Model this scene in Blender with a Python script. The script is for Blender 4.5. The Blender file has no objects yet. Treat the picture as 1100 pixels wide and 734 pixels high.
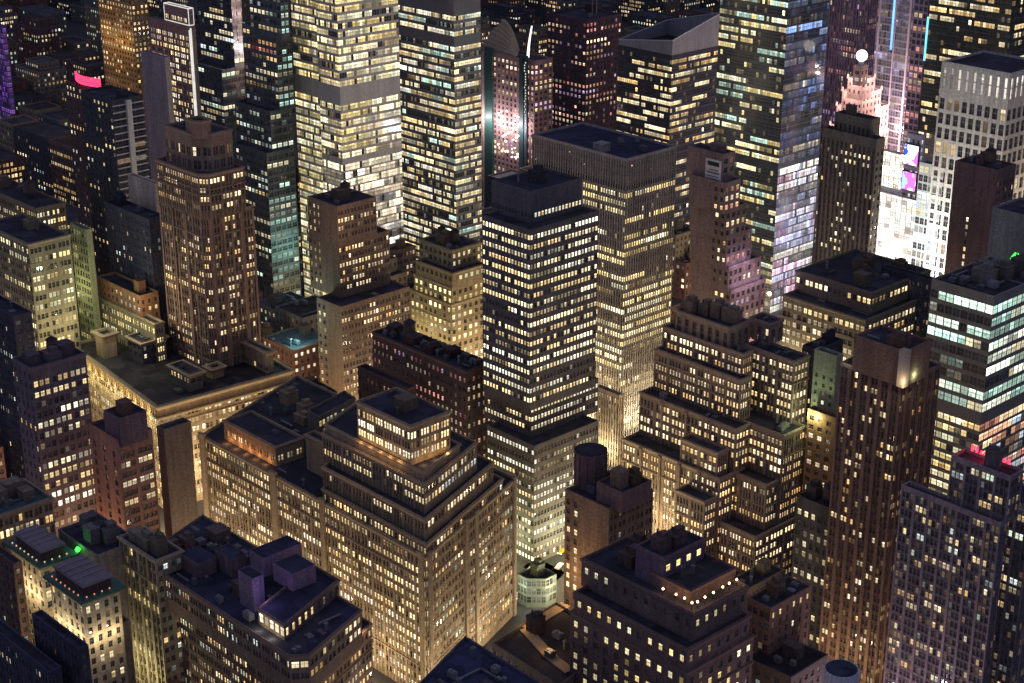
import bpy, math, random
import numpy as np
from mathutils import Vector
from mathutils.bvhtree import BVHTree

rng = random.Random(11)
nrg = np.random.default_rng(7)
scene = bpy.context.scene
COL = scene.collection

BLD = [
 {'key': 'step', 'name': 'office_building', 'cat': 'office building', 'label': 'large tan stepped office block with an orange lit terrace round its flat navy rooftop box', 'style': 'step', 't': [{'p': [(-418.12, 320.9), (-390.32, 320.9), (-390.32, 338.15), (-418.12, 338.15)], 'q': [(-418.12, 320.9), (-390.32, 320.9), (-390.32, 338.15), (-418.12, 338.15)], 'z': 92.5, 'z0': 78.0, 'fy': 'steptop', 'fx': 'steptop'}, {'p': [(-434.87, 319.72), (-382.49, 319.72), (-390.94, 342.9), (-443.31, 342.9)], 'q': [(-434.87, 319.72), (-382.49, 319.72), (-390.94, 342.9), (-443.31, 342.9)], 'z': 79.0, 'z0': 75.0}, {'p': [(-434.89, 318.38), (-380.55, 318.38), (-392.86, 352.18), (-447.2, 352.18)], 'q': [(-434.89, 318.38), (-380.55, 318.38), (-392.86, 352.18), (-447.2, 352.18)], 'z': 76.0, 'z0': 65.0}, {'p': [(-430.36, 314.54), (-376.38, 314.54), (-392.91, 359.93), (-446.89, 359.93)], 'q': [(-430.36, 314.54), (-376.38, 314.54), (-392.91, 359.93), (-446.89, 359.93)], 'z': 66.0, 'z0': 58.0}, {'p': [(-428.44, 312.73), (-373.35, 312.73), (-391.74, 363.2), (-446.83, 363.2)], 'q': [(-428.44, 312.73), (-373.35, 312.73), (-391.74, 363.2), (-446.83, 363.2)], 'z': 59.0, 'z0': 0.0}, {'p': [(-494.14, 317.01), (-461.39, 317.01), (-461.39, 329.39), (-494.14, 329.39)], 'q': [(-494.14, 317.01), (-461.39, 317.01), (-461.39, 329.39), (-494.14, 329.39)], 'z': 62.0, 'z0': 54.0, 'fy': 'wingp', 'fx': 'wingp'}, {'p': [(-452.42, 323.86), (-439.42, 323.86), (-439.42, 327.97), (-452.42, 327.97)], 'q': [(-452.42, 323.86), (-439.42, 323.86), (-439.42, 327.97), (-452.42, 327.97)], 'z': 68.0, 'z0': 54.0, 'fy': 'blank', 'fx': 'blank'}, {'p': [(-501.76, 311.51), (-372.63, 311.51), (-394.78, 372.31), (-523.91, 372.31)], 'q': [(-501.76, 311.51), (-372.63, 311.51), (-394.78, 372.31), (-523.91, 372.31)], 'z': 55.0, 'z0': 0.0, 'clut': 14}]},
 {'key': 'deck', 'name': 'office_building', 'cat': 'office building', 'label': 'dark brick office block with purple rooftop sheds and a brightly glazed penthouse corner', 'style': 'deck', 't': [{'p': [(-395.53, 259.97), (-388.02, 259.97), (-388.02, 274.32), (-395.53, 274.32)], 'q': [(-395.53, 259.97), (-388.02, 259.97), (-388.02, 274.32), (-395.53, 274.32)], 'z': 67.5, 'z0': 61.0, 'fy': 'blank', 'fx': 'blank', 'c': (0.3, 0.22, 0.3), 'ph': 0.12, 'noclut': 1}, {'p': [(-384.69, 260.92), (-374.88, 260.92), (-374.88, 269.79), (-384.69, 269.79)], 'q': [(-384.69, 260.92), (-374.88, 260.92), (-374.88, 269.79), (-384.69, 269.79)], 'z': 67.0, 'z0': 61.0, 'fy': 'blank', 'fx': 'blank', 'c': (0.3, 0.22, 0.3), 'ph': 0.12, 'noclut': 1}, {'p': [(-386.7, 249.58), (-379.21, 249.58), (-379.21, 253.63), (-386.7, 253.63)], 'q': [(-386.7, 249.58), (-379.21, 249.58), (-379.21, 253.63), (-386.7, 253.63)], 'z': 68.0, 'z0': 56.5, 'fy': 'blank', 'fx': 'blank', 'c': (0.28, 0.22, 0.32), 'ph': 0.12, 'noclut': 1}, {'p': [(-372.82, 246.68), (-359.81, 246.68), (-370.03, 274.73), (-383.04, 274.73)], 'q': [(-372.82, 246.68), (-359.81, 246.68), (-370.03, 274.73), (-383.04, 274.73)], 'z': 62.0, 'z0': 56.5, 'fy': 'pent', 'fx': 'pentx'}, {'p': [(-410.65, 256.8), (-401.44, 256.8), (-401.44, 262.39), (-410.65, 262.39)], 'q': [(-410.65, 256.8), (-401.44, 256.8), (-401.44, 262.39), (-410.65, 262.39)], 'z': 63.0, 'z0': 56.5, 'fy': 'blank', 'fx': 'blank', 'c': (0.2, 0.15, 0.16), 'ph': 0.12, 'noclut': 1}, {'p': [(-417.59, 248.5), (-407.64, 248.5), (-407.64, 255.39), (-417.59, 255.39)], 'q': [(-417.59, 248.5), (-407.64, 248.5), (-407.64, 255.39), (-417.59, 255.39)], 'z': 62.0, 'z0': 56.5, 'fy': 'blank', 'fx': 'blank', 'c': (0.2, 0.15, 0.16), 'ph': 0.12, 'noclut': 1}, {'p': [(-431.04, 241.88), (-351.01, 241.88), (-347.72, 246.58), (-357.42, 273.21), (-442.45, 273.21)], 'q': [(-431.04, 241.88), (-346.01, 241.88), (-357.42, 273.21), (-442.45, 273.21)], 'z': 57.5, 'z0': 45.0, 'clut': 26}, {'p': [(-445.4, 246.17), (-356.31, 246.17), (-353.02, 250.87), (-364.51, 282.41), (-458.61, 282.41)], 'q': [(-445.4, 246.17), (-351.31, 246.17), (-364.51, 282.41), (-458.61, 282.41)], 'z': 46.0, 'z0': 0.0}]},
 {'key': 'pav', 'name': 'office_building', 'cat': 'office building', 'label': 'narrow tall corner block with pale pilasters between grid windows, beside the green roofed hotel', 'style': 'pav', 't': [{'p': [(-438.92, 239.37), (-416.98, 239.37), (-416.98, 249.21), (-438.92, 249.21)], 'q': [(-438.92, 239.37), (-416.98, 239.37), (-416.98, 249.21), (-438.92, 249.21)], 'z': 63.0, 'z0': 0.0}]},
 {'key': 'hota', 'name': 'hotel', 'cat': 'hotel', 'label': 'floodlit cream hotel with green cornice at the left edge above a green roof light', 'style': 'hotel', 't': [{'p': [(-466.85, 215.77), (-446.64, 215.77), (-446.64, 226.6), (-466.85, 226.6)], 'q': [(-466.85, 215.77), (-446.64, 215.77), (-446.64, 226.6), (-466.85, 226.6)], 'z': 58.0, 'z0': 0.0}]},
 {'key': 'hotb', 'name': 'hotel', 'cat': 'hotel', 'label': 'floodlit cream hotel with dark green cornice and red lamps under its grey roof pavilion', 'style': 'hotel', 't': [{'p': [(-435.05, 212.5), (-414.91, 212.5), (-414.91, 224.95), (-435.05, 224.95)], 'q': [(-435.05, 212.5), (-414.91, 212.5), (-414.91, 224.95), (-435.05, 224.95)], 'z': 60.0, 'z0': 0.0}]},
 {'key': 'plat', 'name': 'loft_building', 'cat': 'loft building', 'label': 'low dark loft behind the hotel roofs with thick grey parapet and crowded rooftop machinery', 'style': 'plat', 't': [{'p': [(-461.69, 230.29), (-437.14, 230.29), (-437.14, 245.88), (-461.69, 245.88)], 'q': [(-461.69, 230.29), (-437.14, 230.29), (-437.14, 245.88), (-461.69, 245.88)], 'z': 60.0, 'z0': 0.0}]},
 {'key': 'corner', 'name': 'apartment_block', 'cat': 'apartment block', 'label': 'unlit navy block in the lower left corner with a few lone lit windows', 'style': 'dark', 't': [{'p': [(-386.8, 182.59), (-361.88, 182.59), (-361.88, 185.63), (-386.8, 185.63)], 'q': [(-386.8, 182.59), (-361.88, 182.59), (-361.88, 185.63), (-386.8, 185.63)], 'z': 80.0, 'z0': 0.0}, {'p': [(-426.18, 175.52), (-366.04, 175.52), (-366.04, 179.35), (-426.18, 179.35)], 'q': [(-426.18, 175.52), (-366.04, 175.52), (-366.04, 179.35), (-426.18, 179.35)], 'z': 74.0, 'z0': 0.0}]},
 {'key': 'lefte', 'name': 'apartment_block', 'cat': 'apartment block', 'label': 'dark brown brick slab cut off by the left edge beside the cream hotels', 'style': 'brown', 't': [{'p': [(-497.37, 208.34), (-450.29, 208.34), (-450.29, 211.34), (-497.37, 211.34)], 'q': [(-497.37, 208.34), (-450.29, 208.34), (-450.29, 211.34), (-497.37, 211.34)], 'z': 60.0, 'z0': 0.0}]},
 {'key': 'smallb', 'name': 'loft_building', 'cat': 'loft building', 'label': 'small loft with pale grid windows squeezed between green corniced hotel and pilastered block', 'style': 'smallb', 't': [{'p': [(-432.07, 225.5), (-420.18, 225.5), (-420.18, 230.58), (-432.07, 230.58)], 'q': [(-432.07, 225.5), (-420.18, 225.5), (-420.18, 230.58), (-432.07, 230.58)], 'z': 44.0, 'z0': 0.0}]},
 {'key': 'beaux', 'name': 'loft_building', 'cat': 'loft building', 'label': 'ornate tan loft with crowded tall windows at left edge under a teal roof', 'style': 'beaux', 't': [{'p': [(-507.99, 213.25), (-487.85, 213.25), (-487.58, 242.45), (-507.72, 242.45)], 'q': [(-507.99, 213.25), (-487.85, 213.25), (-487.58, 242.45), (-507.72, 242.45)], 'z': 58.0, 'z0': 0.0}]},
 {'key': 'prow', 'name': 'office_building', 'cat': 'office building', 'label': 'dark mauve block with rows of square lit windows under a thin roof light strip', 'style': 'prow', 't': [{'p': [(-529.33, 253.84), (-515.94, 253.84), (-515.94, 275.41), (-529.33, 275.41)], 'q': [(-529.33, 253.84), (-515.94, 253.84), (-515.94, 275.41), (-529.33, 275.41)], 'z': 93.67, 'z0': 0.0}]},
 {'key': 'pink', 'name': 'office_building', 'cat': 'office building', 'label': 'narrow reddish shaft with blank pilastered front and dark bulkhead on its roof', 'style': 'pink', 't': [{'p': [(-495.23, 268.97), (-484.76, 268.97), (-484.76, 279.73), (-495.23, 279.73)], 'q': [(-495.23, 268.97), (-484.76, 268.97), (-484.76, 279.73), (-495.23, 279.73)], 'z': 80.0, 'z0': 69.0, 'fy': 'blank', 'fx': 'blank', 'c': (0.16, 0.11, 0.14)}, {'p': [(-505.55, 268.14), (-485.93, 268.14), (-485.93, 282.13), (-505.55, 282.13)], 'q': [(-505.55, 268.14), (-485.93, 268.14), (-485.93, 282.13), (-505.55, 282.13)], 'z': 71.74, 'z0': 0.0}]},
 {'key': 'pinkw', 'name': 'loft_building', 'cat': 'loft building', 'label': 'blank brown party wall block with stepped outline just right of the reddish shaft', 'style': 'blank', 't': [{'p': [(-487.1, 284.62), (-482.28, 284.62), (-482.28, 295.81), (-487.1, 295.81)], 'q': [(-487.1, 284.62), (-482.28, 284.62), (-482.28, 295.81), (-487.1, 295.81)], 'z': 71.73, 'z0': 0.0}]},
 {'key': 'cornice', 'name': 'loft_building', 'cat': 'loft building', 'label': 'long tan loft with gilded double cornice round the foot of the octagonal brick tower', 'style': 'cornice', 't': [{'p': [(-619.48, 335.85), (-612.59, 335.85), (-612.59, 341.96), (-619.48, 341.96)], 'q': [(-619.48, 335.85), (-612.59, 335.85), (-612.59, 341.96), (-619.48, 341.96)], 'z': 57.0, 'z0': 46.0, 'fy': 'blank', 'fx': 'blank', 'noclut': 1}, {'p': [(-607.19, 344.51), (-596.07, 344.51), (-596.07, 356.43), (-607.19, 356.43)], 'q': [(-607.19, 344.51), (-596.07, 344.51), (-596.07, 356.43), (-607.19, 356.43)], 'z': 56.0, 'z0': 46.0, 'fy': 'city3', 'fx': 'city3', 'c': (0.12, 0.1, 0.11)}, {'p': [(-571.38, 342.34), (-556.86, 342.34), (-556.86, 348.62), (-571.38, 348.62)], 'q': [(-571.38, 342.34), (-556.86, 342.34), (-556.86, 348.62), (-571.38, 348.62)], 'z': 54.0, 'z0': 46.0, 'fy': 'city2', 'fx': 'city2', 'c': (0.16, 0.16, 0.14)}, {'p': [(-566.48, 356.6), (-561.67, 356.6), (-561.67, 362.13), (-566.48, 362.13)], 'q': [(-566.48, 356.6), (-561.67, 356.6), (-561.67, 362.13), (-566.48, 362.13)], 'z': 51.0, 'z0': 46.0, 'fy': 'blank', 'fx': 'blank', 'noclut': 1}, {'p': [(-635.8, 333.15), (-552.07, 323.76), (-546.57, 385.23), (-630.3, 394.62)], 'q': [(-635.8, 333.15), (-552.07, 323.76), (-546.57, 385.23), (-630.3, 394.62)], 'z': 47.04, 'z0': 0.0}]},
 {'key': 'octo', 'name': 'office_tower', 'cat': 'office tower', 'label': 'tall pinkish brick tower with chamfered corners and a dark octagonal crown', 'style': 'octo', 't': [{'p': [(-580.56, 364.11), (-574.32, 364.11), (-571.82, 366.61), (-571.82, 370.3), (-580.56, 370.3)], 'q': [(-580.56, 364.11), (-571.82, 364.11), (-571.82, 370.3), (-580.56, 370.3)], 'z': 152.5, 'z0': 145.0, 'fy': 'blank', 'fx': 'blank'}, {'p': [(-596.37, 363.62), (-577.08, 363.62), (-571.08, 369.62), (-571.08, 379.72), (-596.37, 379.72)], 'q': [(-596.37, 363.62), (-571.08, 363.62), (-571.08, 379.72), (-596.37, 379.72)], 'z': 147.0, 'z0': 131.0, 'fy': 'octotop', 'fx': 'octotop'}, {'p': [(-601.16, 361.22), (-569.79, 361.22), (-566.59, 364.42), (-566.59, 381.48), (-601.16, 381.48)], 'q': [(-601.16, 361.22), (-566.59, 361.22), (-566.59, 381.48), (-601.16, 381.48)], 'z': 132.0, 'z0': 113.0}, {'p': [(-602.15, 361.92), (-571.37, 361.92), (-568.77, 364.52), (-568.77, 386.41), (-602.15, 386.41)], 'q': [(-602.15, 361.92), (-568.77, 361.92), (-568.77, 386.41), (-602.15, 386.41)], 'z': 114.0, 'z0': 38.0}]},
 {'key': 'octow', 'name': 'office_building', 'cat': 'office building', 'label': 'low tan wing with small gable beside the octagonal brick tower on its right', 'style': 'cornice', 't': [{'p': [(-567.81, 377.05), (-551.0, 377.05), (-551.0, 380.05), (-567.81, 380.05)], 'q': [(-567.81, 377.05), (-551.0, 377.05), (-551.0, 380.05), (-567.81, 380.05)], 'z': 56.0, 'z0': 30.0}]},
 {'key': 'pale', 'name': 'apartment_tower', 'cat': 'apartment tower', 'label': 'brown tower with a tall blank flank and lit setbacks stepping down on its right', 'style': 'pale', 't': [{'p': [(-579.55, 421.98), (-558.51, 421.98), (-558.51, 443.32), (-579.55, 443.32)], 'q': [(-579.55, 421.98), (-558.51, 421.98), (-558.51, 443.32), (-579.55, 443.32)], 'z': 108.1, 'z0': 90.1}, {'p': [(-580.93, 422.59), (-559.36, 422.59), (-559.36, 450.73), (-580.93, 450.73)], 'q': [(-580.93, 422.59), (-559.36, 422.59), (-559.36, 450.73), (-580.93, 450.73)], 'z': 91.1, 'z0': 66.1}, {'p': [(-565.6, 414.32), (-548.53, 414.32), (-548.53, 452.72), (-565.6, 452.72)], 'q': [(-565.6, 414.32), (-548.53, 414.32), (-548.53, 452.72), (-565.6, 452.72)], 'z': 67.1, 'z0': 0.0}]},
 {'key': 'yellow', 'name': 'office_building', 'cat': 'office building', 'label': 'small ziggurat of yellow lit tiers with water tanks crowding its roof', 'style': 'yellow', 't': [{'p': [(-585.2, 489.31), (-561.78, 489.31), (-561.78, 507.57), (-585.2, 507.57)], 'q': [(-585.2, 489.31), (-561.78, 489.31), (-561.78, 507.57), (-585.2, 507.57)], 'z': 72.38, 'z0': 62.88}, {'p': [(-581.68, 484.4), (-555.97, 484.4), (-555.97, 505.15), (-581.68, 505.15)], 'q': [(-581.68, 484.4), (-555.97, 484.4), (-555.97, 505.15), (-581.68, 505.15)], 'z': 63.88, 'z0': 55.88}, {'p': [(-583.32, 484.22), (-556.29, 484.22), (-556.29, 507.74), (-583.32, 507.74)], 'q': [(-583.32, 484.22), (-556.29, 484.22), (-556.29, 507.74), (-583.32, 507.74)], 'z': 56.88, 'z0': 47.88}, {'p': [(-585.57, 483.54), (-556.2, 483.54), (-556.2, 511.17), (-585.57, 511.17)], 'q': [(-585.57, 483.54), (-556.2, 483.54), (-556.2, 511.17), (-585.57, 511.17)], 'z': 48.88, 'z0': 0.0}]},
 {'key': 'block', 'name': 'loft_building', 'cat': 'loft building', 'label': 'broad dark brown loft with rows of dim windows left of the banded tower', 'style': 'block', 't': [{'p': [(-516.53, 405.71), (-458.19, 405.71), (-458.19, 418.97), (-516.53, 418.97)], 'q': [(-516.53, 405.71), (-458.19, 405.71), (-458.19, 418.97), (-516.53, 418.97)], 'z': 67.24, 'z0': 0.0}]},
 {'key': 'blockl', 'name': 'loft_building', 'cat': 'loft building', 'label': 'lower dark setback wing with one orange lit row under the blank flanked tower', 'style': 'block', 't': [{'p': [(-508.88, 391.67), (-477.75, 391.67), (-477.75, 395.97), (-508.88, 395.97)], 'q': [(-508.88, 391.67), (-477.75, 391.67), (-477.75, 395.97), (-508.88, 395.97)], 'z': 58.0, 'z0': 0.0}]},
 {'key': 'roofb', 'name': 'loft_building', 'cat': 'loft building', 'label': 'dark loft with a strip of lit penthouse windows behind the stepped office block', 'style': 'roofb', 't': [{'p': [(-472.82, 339.84), (-464.57, 338.74), (-469.46, 359.92), (-477.72, 361.02)], 'q': [(-472.82, 339.84), (-464.57, 338.74), (-469.46, 359.92), (-477.72, 361.02)], 'z': 66.0, 'z0': 0.0}]},
 {'key': 'low1', 'name': 'loft_building', 'cat': 'loft building', 'label': 'plain brown brick box with one column of lit windows right of the gilded cornice', 'style': 'brown', 't': [{'p': [(-534.48, 375.35), (-514.76, 373.85), (-516.95, 386.89), (-536.66, 388.39)], 'q': [(-534.48, 375.35), (-514.76, 373.85), (-516.95, 386.89), (-536.66, 388.39)], 'z': 46.0, 'z0': 0.0}]},
 {'key': 'band', 'name': 'office_tower', 'cat': 'office tower', 'label': 'dark central office tower ringed by bright ribbon window bands', 'style': 'band', 't': [{'p': [(-450.26, 412.15), (-429.14, 412.15), (-429.14, 438.67), (-450.26, 438.67)], 'q': [(-450.26, 412.15), (-429.14, 412.15), (-429.14, 438.67), (-450.26, 438.67)], 'z': 144.39, 'z0': 132.39, 'fy': 'bandtop', 'fx': 'bandtop'}, {'p': [(-446.88, 404.17), (-421.13, 404.17), (-421.13, 439.42), (-446.88, 439.42)], 'q': [(-446.88, 404.17), (-421.13, 404.17), (-421.13, 439.42), (-446.88, 439.42)], 'z': 133.39, 'z0': 62.39}, {'p': [(-450.62, 408.08), (-424.31, 408.08), (-424.31, 444.56), (-450.62, 444.56)], 'q': [(-450.62, 408.08), (-424.31, 408.08), (-424.31, 444.56), (-450.62, 444.56)], 'z': 63.39, 'z0': 49.39}, {'p': [(-442.46, 402.0), (-416.23, 402.0), (-416.23, 436.57), (-442.46, 436.57)], 'q': [(-442.46, 402.0), (-416.23, 402.0), (-416.23, 436.57), (-442.46, 436.57)], 'z': 50.39, 'z0': 0.0}]},
 {'key': 'pier', 'name': 'office_tower', 'cat': 'office tower', 'label': 'tall slab of close vertical piers behind the dark banded tower', 'style': 'pier', 't': [{'p': [(-529.95, 509.51), (-472.68, 509.51), (-472.68, 541.23), (-529.95, 541.23)], 'q': [(-529.95, 509.51), (-472.68, 509.51), (-472.68, 541.23), (-529.95, 541.23)], 'z': 129.68, 'z0': 115.5, 'fy': 'pierb', 'fx': 'pierb'}, {'p': [(-529.95, 509.51), (-472.68, 509.51), (-472.68, 541.23), (-529.95, 541.23)], 'q': [(-529.95, 509.51), (-472.68, 509.51), (-472.68, 541.23), (-529.95, 541.23)], 'z': 115.5, 'z0': 0.0, 'noclut': 1}]},
 {'key': 'annex', 'name': 'office_building', 'cat': 'office building', 'label': 'low warm floodlit annex of vertical ribs at the foot of the pier slab', 'style': 'annex', 't': [{'p': [(-466.47, 487.1), (-452.73, 487.1), (-452.73, 490.1), (-466.47, 490.1)], 'q': [(-466.47, 487.1), (-452.73, 487.1), (-452.73, 490.1), (-466.47, 490.1)], 'z': 34.57, 'z0': 0.0}]},
 {'key': 'podium', 'name': 'shop_pavilion', 'cat': 'shop pavilion', 'label': 'pale green lit glass storefront at the foot of the banded tower', 'style': 'glassg', 't': [{'p': [(-399.99, 378.2), (-395.15, 378.2), (-390.15, 383.2), (-390.15, 388.63), (-399.99, 388.63)], 'q': [(-399.99, 378.2), (-390.15, 378.2), (-390.15, 388.63), (-399.99, 388.63)], 'z': 12.0, 'z0': 0.0}]},
 {'key': 'zig', 'name': 'office_building', 'cat': 'office building', 'label': 'great brown ziggurat of many setbacks with two wings right of the pier faced slab', 'style': 'zig', 't': [{'p': [(-398.26, 458.79), (-371.77, 458.79), (-371.77, 470.56), (-398.26, 470.56)], 'q': [(-398.26, 458.79), (-371.77, 458.79), (-371.77, 470.56), (-398.26, 470.56)], 'z': 95.5, 'z0': 0.0, 'fy': 'zigtop', 'fx': 'zigtop'}, {'p': [(-374.06, 472.8), (-363.89, 472.8), (-363.89, 480.48), (-374.06, 480.48)], 'q': [(-374.06, 472.8), (-363.89, 472.8), (-363.89, 480.48), (-374.06, 480.48)], 'z': 95.5, 'z0': 87.0, 'fy': 'zigtop', 'fx': 'zigtop'}, {'p': [(-403.01, 457.08), (-363.7, 457.08), (-363.7, 462.94), (-403.01, 462.94)], 'q': [(-403.01, 457.08), (-363.7, 457.08), (-363.7, 462.94), (-403.01, 462.94)], 'z': 88.0, 'z0': 0.0}, {'p': [(-369.46, 465.12), (-346.24, 465.12), (-346.24, 474.05), (-369.46, 474.05)], 'q': [(-369.46, 465.12), (-346.24, 465.12), (-346.24, 474.05), (-369.46, 474.05)], 'z': 88.0, 'z0': 0.0}, {'p': [(-402.87, 452.56), (-360.32, 452.56), (-360.32, 458.93), (-402.87, 458.93)], 'q': [(-402.87, 452.56), (-360.32, 452.56), (-360.32, 458.93), (-402.87, 458.93)], 'z': 80.0, 'z0': 63.0}, {'p': [(-403.51, 445.56), (-355.67, 445.56), (-355.67, 453.48), (-403.51, 453.48)], 'q': [(-403.51, 445.56), (-355.67, 445.56), (-355.67, 453.48), (-403.51, 453.48)], 'z': 64.0, 'z0': 46.0}, {'p': [(-375.97, 438.43), (-357.97, 438.43), (-357.97, 444.43), (-375.97, 444.43)], 'q': [(-375.97, 438.43), (-357.97, 438.43), (-357.97, 444.43), (-375.97, 444.43)], 'z': 56.0, 'z0': 46.0, 'noclut': 1}, {'p': [(-403.81, 437.15), (-355.48, 437.15), (-355.48, 451.38), (-403.81, 451.38)], 'q': [(-403.81, 437.15), (-355.48, 437.15), (-355.48, 451.38), (-403.81, 451.38)], 'z': 47.0, 'z0': 0.0}, {'p': [(-369.77, 429.74), (-355.81, 429.74), (-355.81, 436.74), (-369.77, 436.74)], 'q': [(-369.77, 429.74), (-355.81, 429.74), (-355.81, 436.74), (-369.77, 436.74)], 'z': 40.0, 'z0': 0.0, 'noclut': 1}, {'p': [(-364.64, 453.64), (-340.31, 453.64), (-340.31, 466.63), (-364.64, 466.63)], 'q': [(-364.64, 453.64), (-340.31, 453.64), (-340.31, 466.63), (-364.64, 466.63)], 'z': 64.0, 'z0': 0.0}, {'p': [(-360.03, 446.24), (-341.02, 446.24), (-341.02, 467.11), (-360.03, 467.11)], 'q': [(-360.03, 446.24), (-341.02, 446.24), (-341.02, 467.11), (-360.03, 467.11)], 'z': 46.5, 'z0': 0.0}, {'p': [(-357.94, 438.65), (-338.6, 438.65), (-338.6, 463.53), (-357.94, 463.53)], 'q': [(-357.94, 438.65), (-338.6, 438.65), (-338.6, 463.53), (-357.94, 463.53)], 'z': 29.0, 'z0': 0.0}]},
 {'key': 'red', 'name': 'office_tower', 'cat': 'office tower', 'label': 'slim reddish brown tower with dark vertical window channels and a floodlit upper corner', 'style': 'red', 't': [{'p': [(-288.72, 417.87), (-269.76, 417.87), (-269.76, 431.62), (-288.72, 431.62)], 'q': [(-288.72, 417.87), (-269.76, 417.87), (-269.76, 431.62), (-288.72, 431.62)], 'z': 127.0, 'z0': 115.0, 'fy': 'blank', 'fx': 'blank'}, {'p': [(-294.08, 418.92), (-271.08, 418.92), (-271.08, 440.72), (-294.08, 440.72)], 'q': [(-294.08, 418.92), (-271.08, 418.92), (-271.08, 440.72), (-294.08, 440.72)], 'z': 116.0, 'z0': 0.0}]},
 {'key': 'res', 'name': 'apartment_tower', 'cat': 'apartment tower', 'label': 'purplish apartment tower with gridded balconies and scattered lit homes at the right edge', 'style': 'res', 't': [{'p': [(-237.74, 396.75), (-218.31, 396.75), (-218.31, 403.55), (-237.74, 403.55)], 'q': [(-237.74, 396.75), (-218.31, 396.75), (-218.31, 403.55), (-237.74, 403.55)], 'z': 110.0, 'z0': 95.0}, {'p': [(-251.99, 394.66), (-218.6, 394.66), (-218.6, 398.53), (-251.99, 398.53)], 'q': [(-251.99, 394.66), (-218.6, 394.66), (-218.6, 398.53), (-251.99, 398.53)], 'z': 96.0, 'z0': 0.0}, {'p': [(-230.34, 406.09), (-215.72, 406.09), (-215.72, 422.34), (-230.34, 422.34)], 'q': [(-230.34, 406.09), (-215.72, 406.09), (-215.72, 422.34), (-230.34, 422.34)], 'z': 96.0, 'z0': 0.0}]},
 {'key': 'glass', 'name': 'office_tower', 'cat': 'office tower', 'label': 'flat roofed glass office with broad teal lit floors at the right edge', 'style': 'glass', 't': [{'p': [(-305.1, 484.72), (-280.44, 484.72), (-280.44, 521.12), (-305.1, 521.12)], 'q': [(-305.1, 484.72), (-280.44, 484.72), (-280.44, 521.12), (-305.1, 521.12)], 'z': 125.36, 'z0': 80.0}, {'p': [(-305.1, 484.72), (-280.44, 484.72), (-280.44, 521.12), (-305.1, 521.12)], 'q': [(-305.1, 484.72), (-280.44, 484.72), (-280.44, 521.12), (-305.1, 521.12)], 'z': 80.0, 'z0': 0.0, 'fy': 'glasslow', 'fx': 'glassx', 'noclut': 1}]},
 {'key': 'slim', 'name': 'apartment_tower', 'cat': 'apartment tower', 'label': 'brown brick tower with blank front wall and a round water tank house on top', 'style': 'slim', 't': [{'p': [(-329.34, 345.16), (-318.23, 345.16), (-318.23, 358.21), (-329.34, 358.21)], 'q': [(-329.34, 345.16), (-318.23, 345.16), (-318.23, 358.21), (-329.34, 358.21)], 'z': 86.0, 'z0': 79.0, 'fy': 'blank', 'fx': 'blank', 'c': (0.2, 0.13, 0.12)}, {'p': [(-340.8, 342.79), (-321.55, 342.79), (-321.55, 362.96), (-340.8, 362.96)], 'q': [(-340.8, 342.79), (-321.55, 342.79), (-321.55, 362.96), (-340.8, 362.96)], 'z': 80.18, 'z0': 0.0}]},
 {'key': 'terr', 'name': 'apartment_tower', 'cat': 'apartment tower', 'label': 'dark brick apartment house with string of lamps on its roof terrace', 'style': 'terr', 't': [{'p': [(-285.25, 315.34), (-274.73, 315.34), (-274.73, 332.56), (-285.25, 332.56)], 'q': [(-285.25, 315.34), (-274.73, 315.34), (-274.73, 332.56), (-285.25, 332.56)], 'z': 92.0, 'z0': 82.0, 'fy': 'blank', 'fx': 'terr', 'c': (0.17, 0.13, 0.17)}, {'p': [(-278.75, 315.03), (-264.31, 315.03), (-264.31, 333.93), (-278.75, 333.93)], 'q': [(-278.75, 315.03), (-264.31, 315.03), (-264.31, 333.93), (-278.75, 333.93)], 'z': 86.5, 'z0': 82.0, 'fy': 'blank', 'fx': 'blank', 'c': (0.14, 0.1, 0.11)}, {'p': [(-302.09, 310.93), (-259.34, 310.93), (-259.34, 333.47), (-302.09, 333.47)], 'q': [(-302.09, 310.93), (-259.34, 310.93), (-259.34, 333.47), (-302.09, 333.47)], 'z': 83.0, 'z0': 74.0, 'clut': 14}, {'p': [(-299.83, 305.89), (-256.88, 305.89), (-256.88, 332.33), (-299.83, 332.33)], 'q': [(-299.83, 305.89), (-256.88, 305.89), (-256.88, 332.33), (-299.83, 332.33)], 'z': 75.0, 'z0': 67.0}, {'p': [(-301.17, 305.85), (-256.66, 305.85), (-256.66, 334.26), (-301.17, 334.26)], 'q': [(-301.17, 305.85), (-256.66, 305.85), (-256.66, 334.26), (-301.17, 334.26)], 'z': 68.0, 'z0': 0.0}]},
 {'key': 'brick2', 'name': 'loft_building', 'cat': 'loft building', 'label': 'small brick loft with pale lit narrow front right of the lamp strung terrace', 'style': 'brick2', 't': [{'p': [(-282.69, 363.62), (-273.5, 363.62), (-273.5, 383.62), (-282.69, 383.62)], 'q': [(-282.69, 363.62), (-273.5, 363.62), (-273.5, 383.62), (-282.69, 383.62)], 'z': 57.25, 'z0': 0.0}]},
 {'key': 'dk23', 'name': 'loft_building', 'cat': 'loft building', 'label': 'dark loft with one bright yellow attic row between the ziggurat and the reddish tower', 'style': 'dk23', 't': [{'p': [(-312.56, 426.04), (-298.15, 426.04), (-298.15, 435.83), (-312.56, 435.83)], 'q': [(-312.56, 426.04), (-298.15, 426.04), (-298.15, 435.83), (-312.56, 435.83)], 'z': 59.77, 'z0': 0.0}]},
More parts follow.
